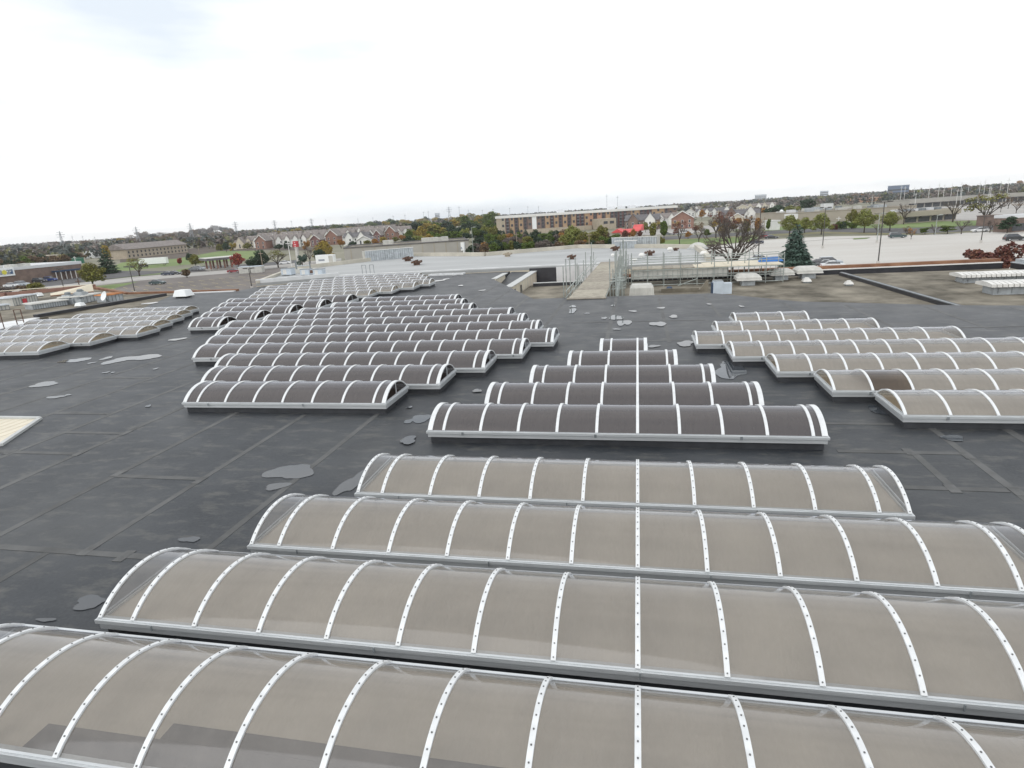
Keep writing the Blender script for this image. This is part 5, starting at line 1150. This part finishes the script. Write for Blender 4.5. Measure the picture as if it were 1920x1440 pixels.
HS = [(452, 467.5, 15, 8, 'siding_cream', 'shingle', 1, True, 'small cream house at the left end of the townhouses'),
 (482, 465.5, 22, 11, 'siding_cream', 'shingle', 3, True, 'cream townhouse row with three white dormers, left of the brick gable'),
 (490, 467, 13, 11.5, 'brick', 'shingle', 0, 'full', 'brick gable-ended townhouse, leftmost of the brick gables'),
 (512, 464.5, 24, 11, 'siding_cream', 'shingle', 3, True, 'cream townhouse row just right of the leftmost brick gable'),
 (541, 463.5, 24, 11, 'siding_white', 'shingle', 3, True, 'whitish townhouse row left of the red pole sign'),
 (572, 461.5, 24, 11, 'siding_cream', 'shingle', 3, True, 'cream townhouse row behind the red pole sign'),
 (592, 462.5, 11, 9.5, 'brick_maroon', 'shingle', 1, 'full', 'dark brick townhouse end beside the yellow tree'),
 (607, 458.5, 20, 12, 'siding_cream', 'shingle', 2, True, 'cream townhouse row above the large yellow tree'),
 (623, 459, 14, 12.5, 'brick', 'shingle', 0, 'full', 'tall brick gable-ended townhouse right of the large yellow tree'),
 (645, 455, 22, 11.5, 'siding_white', 'shingle', 2, True, 'white townhouse row right of the tall brick gable'),
 (668, 459.5, 22, 9.5, 'siding_white', 'shingle_dark', 2, True, 'white townhouse with dark roof in front of the grey store'),
 (684, 462, 15, 7.5, 'siding_white', 'shingle_dark', 0, 'full', 'small white gabled house by the grey store'),
 (697, 452.5, 24, 11.5, 'siding_cream', 'shingle', 3, True, 'cream townhouse row with red end near the right end'),
 (708, 453.5, 8, 10, 'brick_maroon', 'shingle', 0, 'full', 'narrow reddish townhouse end between cream rows'),
 (722, 450.5, 20, 11.5, 'siding_cream', 'shingle', 2, True, 'cream townhouse row left of the rightmost brick gable'),
 (733, 451, 12, 12.5, 'brick', 'shingle', 0, 'full', 'brick gable-ended townhouse, rightmost of the brick gables'),
 (749, 448.5, 22, 11.5, 'siding_white', 'shingle', 3, True, 'white townhouse row at the right end of the townhouses'),
 (500, 452, 30, 11, 'siding_cream', 'shingle', 4, True, 'rear cream townhouse row, leftmost behind the front rows'),
 (545, 450, 32, 11, 'siding_cream', 'shingle', 4, True, 'rear cream townhouse row, second from left behind the front rows'),
 (590, 447.5, 32, 11, 'siding_cream', 'shingle', 4, True, 'rear cream townhouse row, third from left behind the front rows'),
 (636, 444.5, 34, 11.5, 'siding_cream', 'shingle', 4, True, 'rear cream townhouse row above the tall brick gable'),
 (680, 441.5, 34, 11.5, 'siding_white', 'shingle', 4, True, 'rear white townhouse row above the dark-roofed white house'),
 (722, 438.5, 30, 11.5, 'siding_cream', 'shingle', 3, True, 'rear cream townhouse row at the far right end')]
for x, y, wd, h, wl, rf, dm, fg, lab in HS: house(lab, x, y, wd, h, wl, rf, GH, .12, dm, fg)
HS = [(1230, 426, 14, 9, 'siding_white', 'shingle', 0, 'full', 'white gabled house, left of two beside the apartment block'), (1249, 424, 18, 10, 'siding_white', 'shingle', 2, True, 'white house with grey roof, right of two beside the apartment block'),
 (1279, 429, 20, 11.5, 'brick', 'shingle_dark', 0, 'full', 'large brick gabled house with white trim, right of the apartment block'), (1203, 431, 26, 10.5, 'brick_brown', 'shingle_dark', 2, True, 'dark-roofed brown building beside the red restaurant roof'),
 (1293, 408, 16, 9.5, 'siding_white', 'shingle', 0, 'full', 'white gabled house behind the large brick gabled house'), (1325, 407, 26, 9.5, 'siding_white', 'shingle_dark', 3, True, 'grey-white house row with dark roof left of the maroon trees'),
 (1352, 405, 26, 9.5, 'siding_cream', 'shingle_dark', 2, True, 'dark-roofed house row behind the maroon trees'), (1388, 417, 30, 9.5, 'brick_brown', 'shingle_dark', 2, True, 'brown house with big grey roof and white gable'),
 (1382, 420, 12, 7.5, 'siding_cream', 'shingle_dark', 0, 'full', 'cream gable front of the grey-roofed house above the red shrub'), (1392, 397, 22, 10, 'siding_cream', 'shingle', 0, 'full', 'cream house with tall gable, upper right of the maroon trees'),
 (1414, 395, 26, 10, 'siding_cream', 'shingle', 2, True, 'cream house with brown roof above the orange street trees'), (1440, 392, 24, 10, 'siding_cream', 'shingle', 2, True, 'cream house with brown roof left of the dark evergreen'),
 (1310, 395, 40, 9, 'siding_cream', 'shingle', 4, True, 'far roof row with cream gables right of the apartment block'), (1350, 391, 40, 9, 'siding_cream', 'shingle', 4, True, 'far roof row with cream gables, middle of the right-hand estate'), (1404, 386, 44, 9.5, 'siding_cream', 'shingle', 4, True, 'far roof row with cream gables below the green roof'),
 (1450, 383, 44, 9.5, 'siding_cream', 'shingle', 4, True, 'far roof row left of the rounded evergreen'), (1372, 382, 60, 9, 'siding_cream', 'shingle', 5, True, 'most distant brown roof row of the right-hand estate'), (1302, 386, 50, 9, 'siding_cream', 'shingle', 4, True, 'distant brown roof row just right of the apartment block end')]
for x, y, wd, h, wl, rf, dm, fg, lab in HS: house(lab, x, y, wd, h, wl, rf, GH2, -.12, dm, fg)
HS = [(8, 489, 16, 9, 'siding_cream', 'shingle', 1, True, 'greyish house at the very left edge'), (24, 487.5, 14, 10, 'siding_cream', 'shingle', 0, 'full', 'steep grey gabled house, second from the left edge'), (38, 486.5, 14, 10, 'siding_cream', 'shingle', 0, 'full', 'steep grey gabled house, third from the left edge'), (51, 485, 14, 9.5, 'siding_cream', 'shingle', 0, 'full', 'steep grey gabled house beside the olive trees at far left')]
for x, y, wd, h, wl, rf, dm, fg, lab in HS: house(lab, x, y, wd, h, wl, rf, GH3, .2, dm, fg)
building('green_roofed_hall', 'wide hall with a teal green roof on the skyline', (1462, 379), (1484, 377.5), 30, 7, 'siding_cream', 'sign_teal', parapet=0)
# superstore and shops at right
def sstore():
    o, L = building('superstore', 'long beige superstore with rooftop units behind the round trees', (1494, 419), (1716, 404.5), 46, 5.3, 'beige_wall', 'gravel', parapet=.45)
    r = random.Random(9)
    for k in range(16):
        x = L*(.03+k*.06); y = r.uniform(10, 38); s = r.uniform(1.5, 4)
        MB().box(x, x+s*1.6, y, y+3, 5.43, 5.5+r.uniform(.8, 2)).build('rooftop_unit', r.choice(('hood_grey', 'galv_dark', 'far_white', 'galv')), o)
    MB().box(-3, -.2, -1, 8, 0, 5.2).build('side_wing', 'siding_white', o)
    MB().lathe([(.1, 0), (.9, .5), (1.1, 1.2), (.7, 1.9), (.05, 2.1)], 12, (L*.03, 20, 5.45)).build('roof_ball', 'sign_white', o)
sstore()
def shops(label, pL, pR, dep, h, n, wall='grey_wall'):
    o, L = building('shop_row', label, pL, pR, dep, h, wall, 'shingle_dark', parapet=.6, band=wall)
    for k in range(n):
        x = (k+.08)*L/n; q = MB().box(x, x+L/n*.84, -.12, -.002, .5, h*.55).build('shopfront', 'glass_dark', o)
        MB().box(x, x+L/n*.84, -1.6, -.14, h*.56, h*.62).build('awning', 'shingle_dark', q)
    MB().box(-.3, L+.3, -1.8, -.2, h*.64, h+.3).build('fascia', wall, o)
    return o, L
shops('long row of shops with white fascia along the upper right', (1702, 392), (1935, 376), 30, 6.2, 16)
o, L = shops('small dark-windowed shop block beside the grass verge at right', (1694, 420), (1792, 412.5), 16, 4.6, 4, 'beige_wall')
for k in range(6): MB().box(L*(.05+k*.15), L*(.05+k*.15)+2.6, 5, 9, 4.73, 6.0).build('rooftop_unit', 'galv_dark' if k % 2 else 'far_white', o)
building('brown_building', 'brown building with a white canopy roof at the right edge', (1896, 436), (1962, 431), 6, 4.2, 'brick_brown', 'far_white', win=(1, 5, 2.5, 2.2, .4), band='far_white', parapet=.9)
building('yellow_shed', 'dark-roofed low shed with a yellow front beside the tall thinning tree', (1848, 424), (1876, 422), 4, 3.4, 'brick_brown', 'shingle_dark', parapet=.3)
building('white_shed', 'white low shed right of the narrow oval tree', (1446, 432), (1462, 431), 8, 4, 'siding_white', 'far_white')
building('brick_hall', 'brown gabled hall behind the right-hand shops', (1750, 370), (1780, 368), 20, 8, 'stone_tan', 'shingle', parapet=0)
# far warehouses and slabs
for i, (pL, pR, dep, h, m, lab) in enumerate((((555, 433.5), (668, 424.5), 80, 8, 'far_white', 'long white warehouse roof beyond the townhouses, left one'), ((690, 423), (850, 412.5), 80, 8, 'far_white', 'long white warehouse roof beyond the townhouses, right one'),
    ((285, 449), (376, 441), 50, 7, 'far_white', 'white warehouse roof in the bare wood at left'), ((30, 460.5), (104, 455.5), 40, 6, 'far_white', 'pale long shed near the horizon at far left'), ((140, 462), (175, 459), 30, 7, 'siding_cream', 'pale block near the horizon left of the pylon'),
    ((85, 471.5), (175, 465), 30, 5, 'siding_cream', 'long cream low building among the far left trees'), ((240, 461), (285, 457.5), 30, 6, 'far_white', 'white shed left of the bare wood'), ((465, 442), (492, 440), 20, 8, 'far_white', 'cluster of white tanks and sheds left of the wood'), ((500, 440), (522, 438.5), 20, 8, 'far_white', 'white shed above the left townhouses'),
    ((1500, 371), (1600, 364.5), 60, 9, 'brick', 'long reddish building near the horizon at right'), ((1380, 388), (1420, 385), 40, 7, 'siding_cream', 'long pale roof near the horizon right of centre'), ((1225, 391.5), (1300, 387), 40, 7, 'far_white', 'pale roofs near the horizon above the brick house'),
    ((1610, 380), (1665, 376.5), 30, 6, 'brick_orange', 'orange brown low building behind the superstore'), ((1545, 391.5), (1562, 390.5), 10, 5, 'far_white', 'small white building behind the superstore roof'))):
    building('warehouse', lab, pL, pR, dep, h, m, 'far_white', parapet=.3)
def slab_far(px0, px1, ptop, dist, label, m):
    v = ray((px0+px1)/2, YC-SLOPE*((px0+px1)/2-960)); v.z = 0; v.normalize(); p = v*dist; p.z = GZ
    k = mpp(p); h = height_to(p, ptop); o = thing('office_block', label, 'building', p, math.atan2(-v.x, v.y)); L = (px1-px0)*k
    MB().box(-L/2, L/2, 0, 25, 0, h).build('wall', m, o); MB().box(-L/2-.5, L/2+.5, -.5, 25.5, h+.01, h+1).build('roof', 'far_grey', o)
    for j in range(max(1, int(h/6))): MB().box(-L/2+1, L/2-1, -.2, -.01, 2+j*6, 4.5+j*6).build('window_band', 'glass_dark', o)
slab_far(1667, 1701, 348, 1500, 'blue glass office block on the skyline at right', 'far_blue')
slab_far(1416, 1436, 365, 3600, 'faint pale tower block on the skyline right of centre', 'far_grey')
slab_far(816, 825, 400, 2600, 'small blue-grey block on the skyline above the wood', 'far_grey')
slab_far(1538, 1552, 358.5, 2400, 'pale rounded tower on the skyline above the superstore', 'far_grey')

# ------------------------------------------------------------------ poles, lamps, pylons
def lamp(px, py, ptop, label, m='pole_dark', heads=2, base=True, grp='lamp posts', h=None):
    p = at(px, py, GZ); hh = h or height_to(p, ptop); o = thing('lamp_post', label, 'lamp post', p, 0, grp)
    MB().bar((0, 0, .6 if base else 0), (0, 0, hh), .13, 8, .08).build('pole', m, o)
    if base: MB().lathe([(.32, 0), (.32, .75), (.26, .8)], 10).build('plinth', 'concrete', o)
    if heads:
        MB().bar((-.9 if heads > 1 else 0, 0, hh-.1), (.9, 0, hh-.1), .06).build('arm', m, o)
        for s in ((-1, 1) if heads > 1 else (1,)): MB().box(s*1.0-.45, s*1.0+.45, -.28, .28, hh-.12, hh+.12).build('lamp_head', m, o)
for a in ((121, 546, 503, 'dark lamp post in front of the brick store'), (254, 552, 500, 'dark lamp post in the brown car park left of the lone car'), (473, 543, 503, 'dark lamp post at the right end of the brown car park'),
          (1421, 497, 389, 'tall dark lamp post beside the cars at the blue tarpaulin'), (1542, 466, 389, 'dark lamp post in front of the round tree right of the spruce'), (1646, 497, 378, 'tallest dark lamp post in the middle of the pale car park'),
          (1839, 456, 398, 'dark leaning lamp post in the pale car park at right')): lamp(*a)
lamp(1644, 455, 400, 'grey lamp post on a white plinth behind the tallest one', 'steel_tube', 1)
for a in ((888, 480, 426, 'tall curved street lamp right of the white sign'), (1753, 441, 403, 'thin street lamp on the right-hand verge')): lamp(*a, m='steel_tube', heads=1, base=False)
for i, (px, py, pt, m, lab) in enumerate(((494, 508, 471, 'pole_wood', 'tan utility pole in front of the tall dark evergreen'), (548, 508, 452, 'pole_white', 'white pole left of the red pole sign'), (375, 481, 460, 'pole_wood', 'short utility pole at the end of the green field'), (1105, 470, 436, 'pole_wood', 'thin pole among the bushes behind the store roof'),
    (970, 473, 436, 'pole_wood', 'green-grey pole in the bushes below the apartment block'), (1432, 441, 407, 'pole_wood', 'utility pole left of the narrow oval tree'), (152, 548, 522, 'rust', 'short rusty pole by the road left of the large tree'), (1571, 430, 406, 'pole_white', 'white pole in front of the superstore hedge'), (145, 504, 480, 'pole_white', 'white pole beside the tiny green shop'))):
    p = at(px, py, GZ); hh = height_to(p, pt); o = thing('utility_pole', lab, 'pole', p, 0, 'poles'); MB().bar((0, 0, 0), (0, 0, hh), .17, 7, .11).build('shaft', m, o)
    MB().box(-.9, .9, -.14, -.02+.16, hh-.9, hh-.7).build('crossarm', m, o)
PYL = {}
def pylon(px, pbase_d, ptop, label, thin=False, m='pylon', rise=None):
    v = ray(px, YC-SLOPE*(px-960)); v.z = 0; v.normalize(); p = v*pbase_d; p.z = GZ; h = height_to(p, ptop)
    o = thing('pylon' if not thin else 'mast', label, 'pylon' if not thin else 'mast', p, .4, 'pylons on the horizon' if not thin else 'masts on the horizon')
    k = h/30
    if thin:
        MB().bar((0, 0, 0), (0, 0, h), .36*pbase_d/1200, 5, .24*pbase_d/1200).build('shaft', m, o); MB().bar((-2.5*k, 0, h*.9), (2.5*k, 0, h*.9), .22*pbase_d/1200, 4).build('crossarm', m, o); return
    r = .22*pbase_d/1000; b = MB()
    for sx in (-1, 1):
        for sy in (-1, 1): b.bar((sx*3*k, sy*3*k, 0), (sx*.7*k, sy*.7*k, h*.75), r, 4); b.bar((sx*.7*k, sy*.7*k, h*.75), (0, 0, h), r, 4)
    for z in (.2, .4, .58):
        q = 3-2.3*z/.75
        for s in (-1, 1): b.bar((-q*k, s*q*k, h*z), (q*k*.8, s*q*k*.8, h*(z+.15)), r*.7, 4)
    b.build('lattice', m, o)
    for z, wd in ((.72, 4.5), (.82, 5.5), (.92, 4)): MB().bar((-wd*k, 0, h*z), (wd*k, 0, h*z), r, 4).build('crossarm', m, o)
for i, (px, d, pt) in enumerate(sorted(((116, 900, 432), (258, 1000, 424), (359, 1100, 417), (443, 1200, 415), (516, 1300, 412), (585, 1500, 409), (843, 1500, 387)))): pylon(px, d, pt, 'lattice electricity pylon on the horizon, %s from the left' % nth(i+1))
for i, (px, d, pt) in enumerate(sorted(((862, 1500, 386), (795, 1700, 396), (804, 1700, 395), (760, 1900, 402), (738, 1900, 404), (700, 2000, 407), (672, 2000, 409), (612, 1900, 411), (879, 1900, 393), (905, 1900, 393), (925, 1900, 391), (956, 1900, 389), (990, 1900, 386), (1010, 1900, 386), (1138, 1500, 364), (1158, 1500, 367), (137, 1500, 442), (156, 1500, 442), (178, 1500, 444), (548, 1900, 413)))): pylon(px, d, pt, 'thin grey mast on the horizon, %s from the left' % nth(i+1), True)
for i, (px, d, pt) in enumerate(sorted(((1690, 700, 347), (1697, 760, 349), (1715, 900, 350), (1726, 900, 351), (1743, 800, 348), (1761, 800, 343), (1771, 700, 345), (1785, 700, 344), (1803, 620, 342), (1817, 900, 345), (1838, 600, 340), (1847, 640, 337), (1877, 900, 340), (1891, 560, 333), (1857, 520, 349), (1860, 520, 349), (1719, 520, 362), (1637, 560, 367), (1797, 480, 354), (1805, 480, 353)))): pylon(px, d, pt, 'white utility mast above the right-hand shops, %s from the left' % nth(i+1), True, 'pole_white')

# ------------------------------------------------------------------ vehicles
CARP = {}
def car_proto(paint, suv):
    k = (paint, suv)
    if k in CARP: return CARP[k]
    L, wd, h = (4.7, 1.85, 1.72) if suv else (4.6, 1.8, 1.45)
    w2 = wd/2; b = MB()
    low = [(-L/2, .35), (-L/2+.1, .25), (L/2-.1, .25), (L/2, .38), (L/2-.03, .66), (L/2-.25, .78 if not suv else .92), (.85, .95 if not suv else 1.05), (-L/2+.3 if suv else -L/2+.75, 1.0 if not suv else 1.08), (-L/2+.03, .92)]
    b.prism_y(low, -w2, w2)
    bx, tp = (-L/2+.15 if suv else -L/2+.7), (1.05 if suv else .95)
    cab = [(bx, tp), (bx+.25 if suv else bx+.65, h-.04), (bx+.5 if suv else bx+.9, h), (.15 if suv else .1, h), (.35, h-.06), (1.15, tp)]
    i = .10; n = len(cab)
    vs = []
    for s in (-1, 1):
        for (x, z) in cab: vs.append((x, s*(w2-.04-(z-tp)*.28), z))
    g = MB().add(vs, [tuple(range(n)), tuple(range(2*n-1, n-1, -1))]+[((j+1) % n, j, n+j, n+(j+1) % n) for j in range(n)])
    roof = MB(); rz = h-.03; x0, x1 = (bx+.35, .25) if suv else (bx+.75, .2); ww = w2-.04-(rz-tp)*.28
    roof.frustum((x0, x1+.06, -ww-.015, ww+.015), (x0+.08, x1, -ww+.05, ww-.05), rz-.03, rz+.06)
    parts = [('body', b, 'car_'+paint), ('glasshouse', g, 'glass_dark'), ('roof', roof, 'car_'+paint)]
    ms = [(nm, q.mesh(nm, m)) for nm, q, m in parts]
    wh = MB().bar((0, -.11, 0), (0, .11, 0), .33, 14).mesh('wheel', 'tyre'); hb = MB().bar((0, -.115, 0), (0, .115, 0), .19, 10).mesh('rim', 'hub')
    hl = MB().box(-.03, .03, -.2, .2, -.07, .07).mesh('headlight', 'lamp_clear'); tl = MB().box(-.03, .03, -.16, .16, -.09, .09).mesh('tail_light', 'lamp_red')
    CARP[k] = (ms, wh, hb, hl, tl, L, w2); return CARP[k]
def car(px, py, rz, paint, suv, label):
    ms, wh, hb, hl, tl, L, w2 = car_proto(paint, suv)
    o = thing('car', label, 'car', at(px, py, GZ+.06), rz, 'cars')
    for nm, me in ms: place(nm, me, o)
    for x in (-L*.3, L*.31):
        for s in (-1, 1): q = place('wheel', wh, o, (x, s*(w2-.09), .33)); place('rim', hb, q)
    for s in (-1, 1): place('headlight', hl, o, (L/2-.02, s*(w2-.25), .68)); place('tail_light', tl, o, (-L/2+.02, s*(w2-.22), .78))
for a in ((22, 538, .15, 'white', False, 'white car parked by the brick store, left of two'), (42, 536, .15, 'silver', True, 'pale silver van-like car parked by the brick store, right of two'), (75, 529.5, .15, 'black', True, 'black car parked under the brick store wall'), (95, 527, .15, 'blue', True, 'blue car parked under the brick store wall'),
          (296, 533, .1, 'teal', False, 'lone grey-blue car in the empty brown car park'), (316, 516, .2, 'navy', False, 'dark car by the road, left of a pair near the small brown tree'), (328, 515, .2, 'black', False, 'dark car by the road, right of a pair near the small brown tree'),
          (366, 507, .2, 'grey', False, 'grey car in front of the drive-through, left one'), (374, 506.5, .2, 'silver', True, 'silver car in front of the drive-through, right one'), (440, 511, .2, 'red', False, 'dark red car below the red maple'), (466, 508, .2, 'white', False, 'white car behind the grey bins right of the red maple'), (535, 495, .2, 'white', False, 'white car behind the white pole'),
          (1556, 497, -.1, 'silver', True, 'silver car, farthest of the group above the brick parapet'), (1530, 499, 2.9, 'black', False, 'black car left of the silver car above the brick parapet'), (1546, 500.5, 3.0, 'grey', False, 'grey car in front of the silver car above the brick parapet'), (1562, 503, -.1, 'white', False, 'white car roof just showing over the brick parapet'),
          (1412, 497, .5, 'silver', False, 'silver car in the row by the lamp post, left one'), (1434, 496, .4, 'teal', False, 'dark grey-green car in the row by the lamp post, right one'), (1424, 490, .5, 'silver', False, 'pale car behind the row by the lamp post'), (1418, 457, -.1, 'navy', False, 'dark blue car far behind the big leafless tree'), (1437, 446, -.1, 'red', True, 'dark red truck-like car on the road by the narrow tree'), (1446, 448, -.1, 'black', False, 'black car on the road beside the dark red one'),
          (1682, 446, -.1, 'teal', True, 'dark green car driving along the edge of the pale car park'), (1837, 435, PI-.1, 'white', False, 'white car on the road at right'), (1902, 451, -.1, 'black', True, 'dark van parked at the right edge of the pale car park'), (1268, 440, .3, 'silver', False, 'silver car in front of the large brick gabled house'), (1250, 441, .3, 'grey', False, 'grey car left of the silver car by the brick gabled house'), (1288, 438, .3, 'white', False, 'white car right of the silver car by the brick gabled house')):
    car(*a)
p = at(449, 514, GZ); o = thing('waste_bins', 'pair of pale grey waste containers on the road below the red maple', 'containers', p, .15)
for x in (0, 4.2): MB().frustum((x, x+3.8, 0, 2), (x-.1, x+3.9, -.1, 2.1), .1, 2.2).build('container', 'hood_grey', o); MB().box(x-.1, x+3.9, -.15, 2.15, 2.203, 2.4).build('lid', 'unit_blue', o); MB().box(x+.2, x+3.6, .2, 1.8, 0, .098).build('skid', 'pole_dark', o)

# ------------------------------------------------------------------ thin autumn haze
hz = bpy.data.materials.new('haze'); hz.use_nodes = True; n = hz.node_tree.nodes; n.clear()
pv = n.new('ShaderNodeVolumePrincipled'); pv.inputs['Color'].default_value = (0.97, 0.98, 1, 1); pv.inputs['Density'].default_value = 0.0001; pv.inputs['Anisotropy'].default_value = 0.2
ou = n.new('ShaderNodeOutputMaterial'); hz.node_tree.links.new(pv.outputs[0], ou.inputs['Volume']); MAT['haze'] = hz
o = MB().box(-5300, 5300, -700, 5300, GZ-1, 60).build('haze', 'haze'); o['kind'] = 'stuff'; o['label'] = 'thin pale haze lying over the distant country'; o['category'] = 'haze'
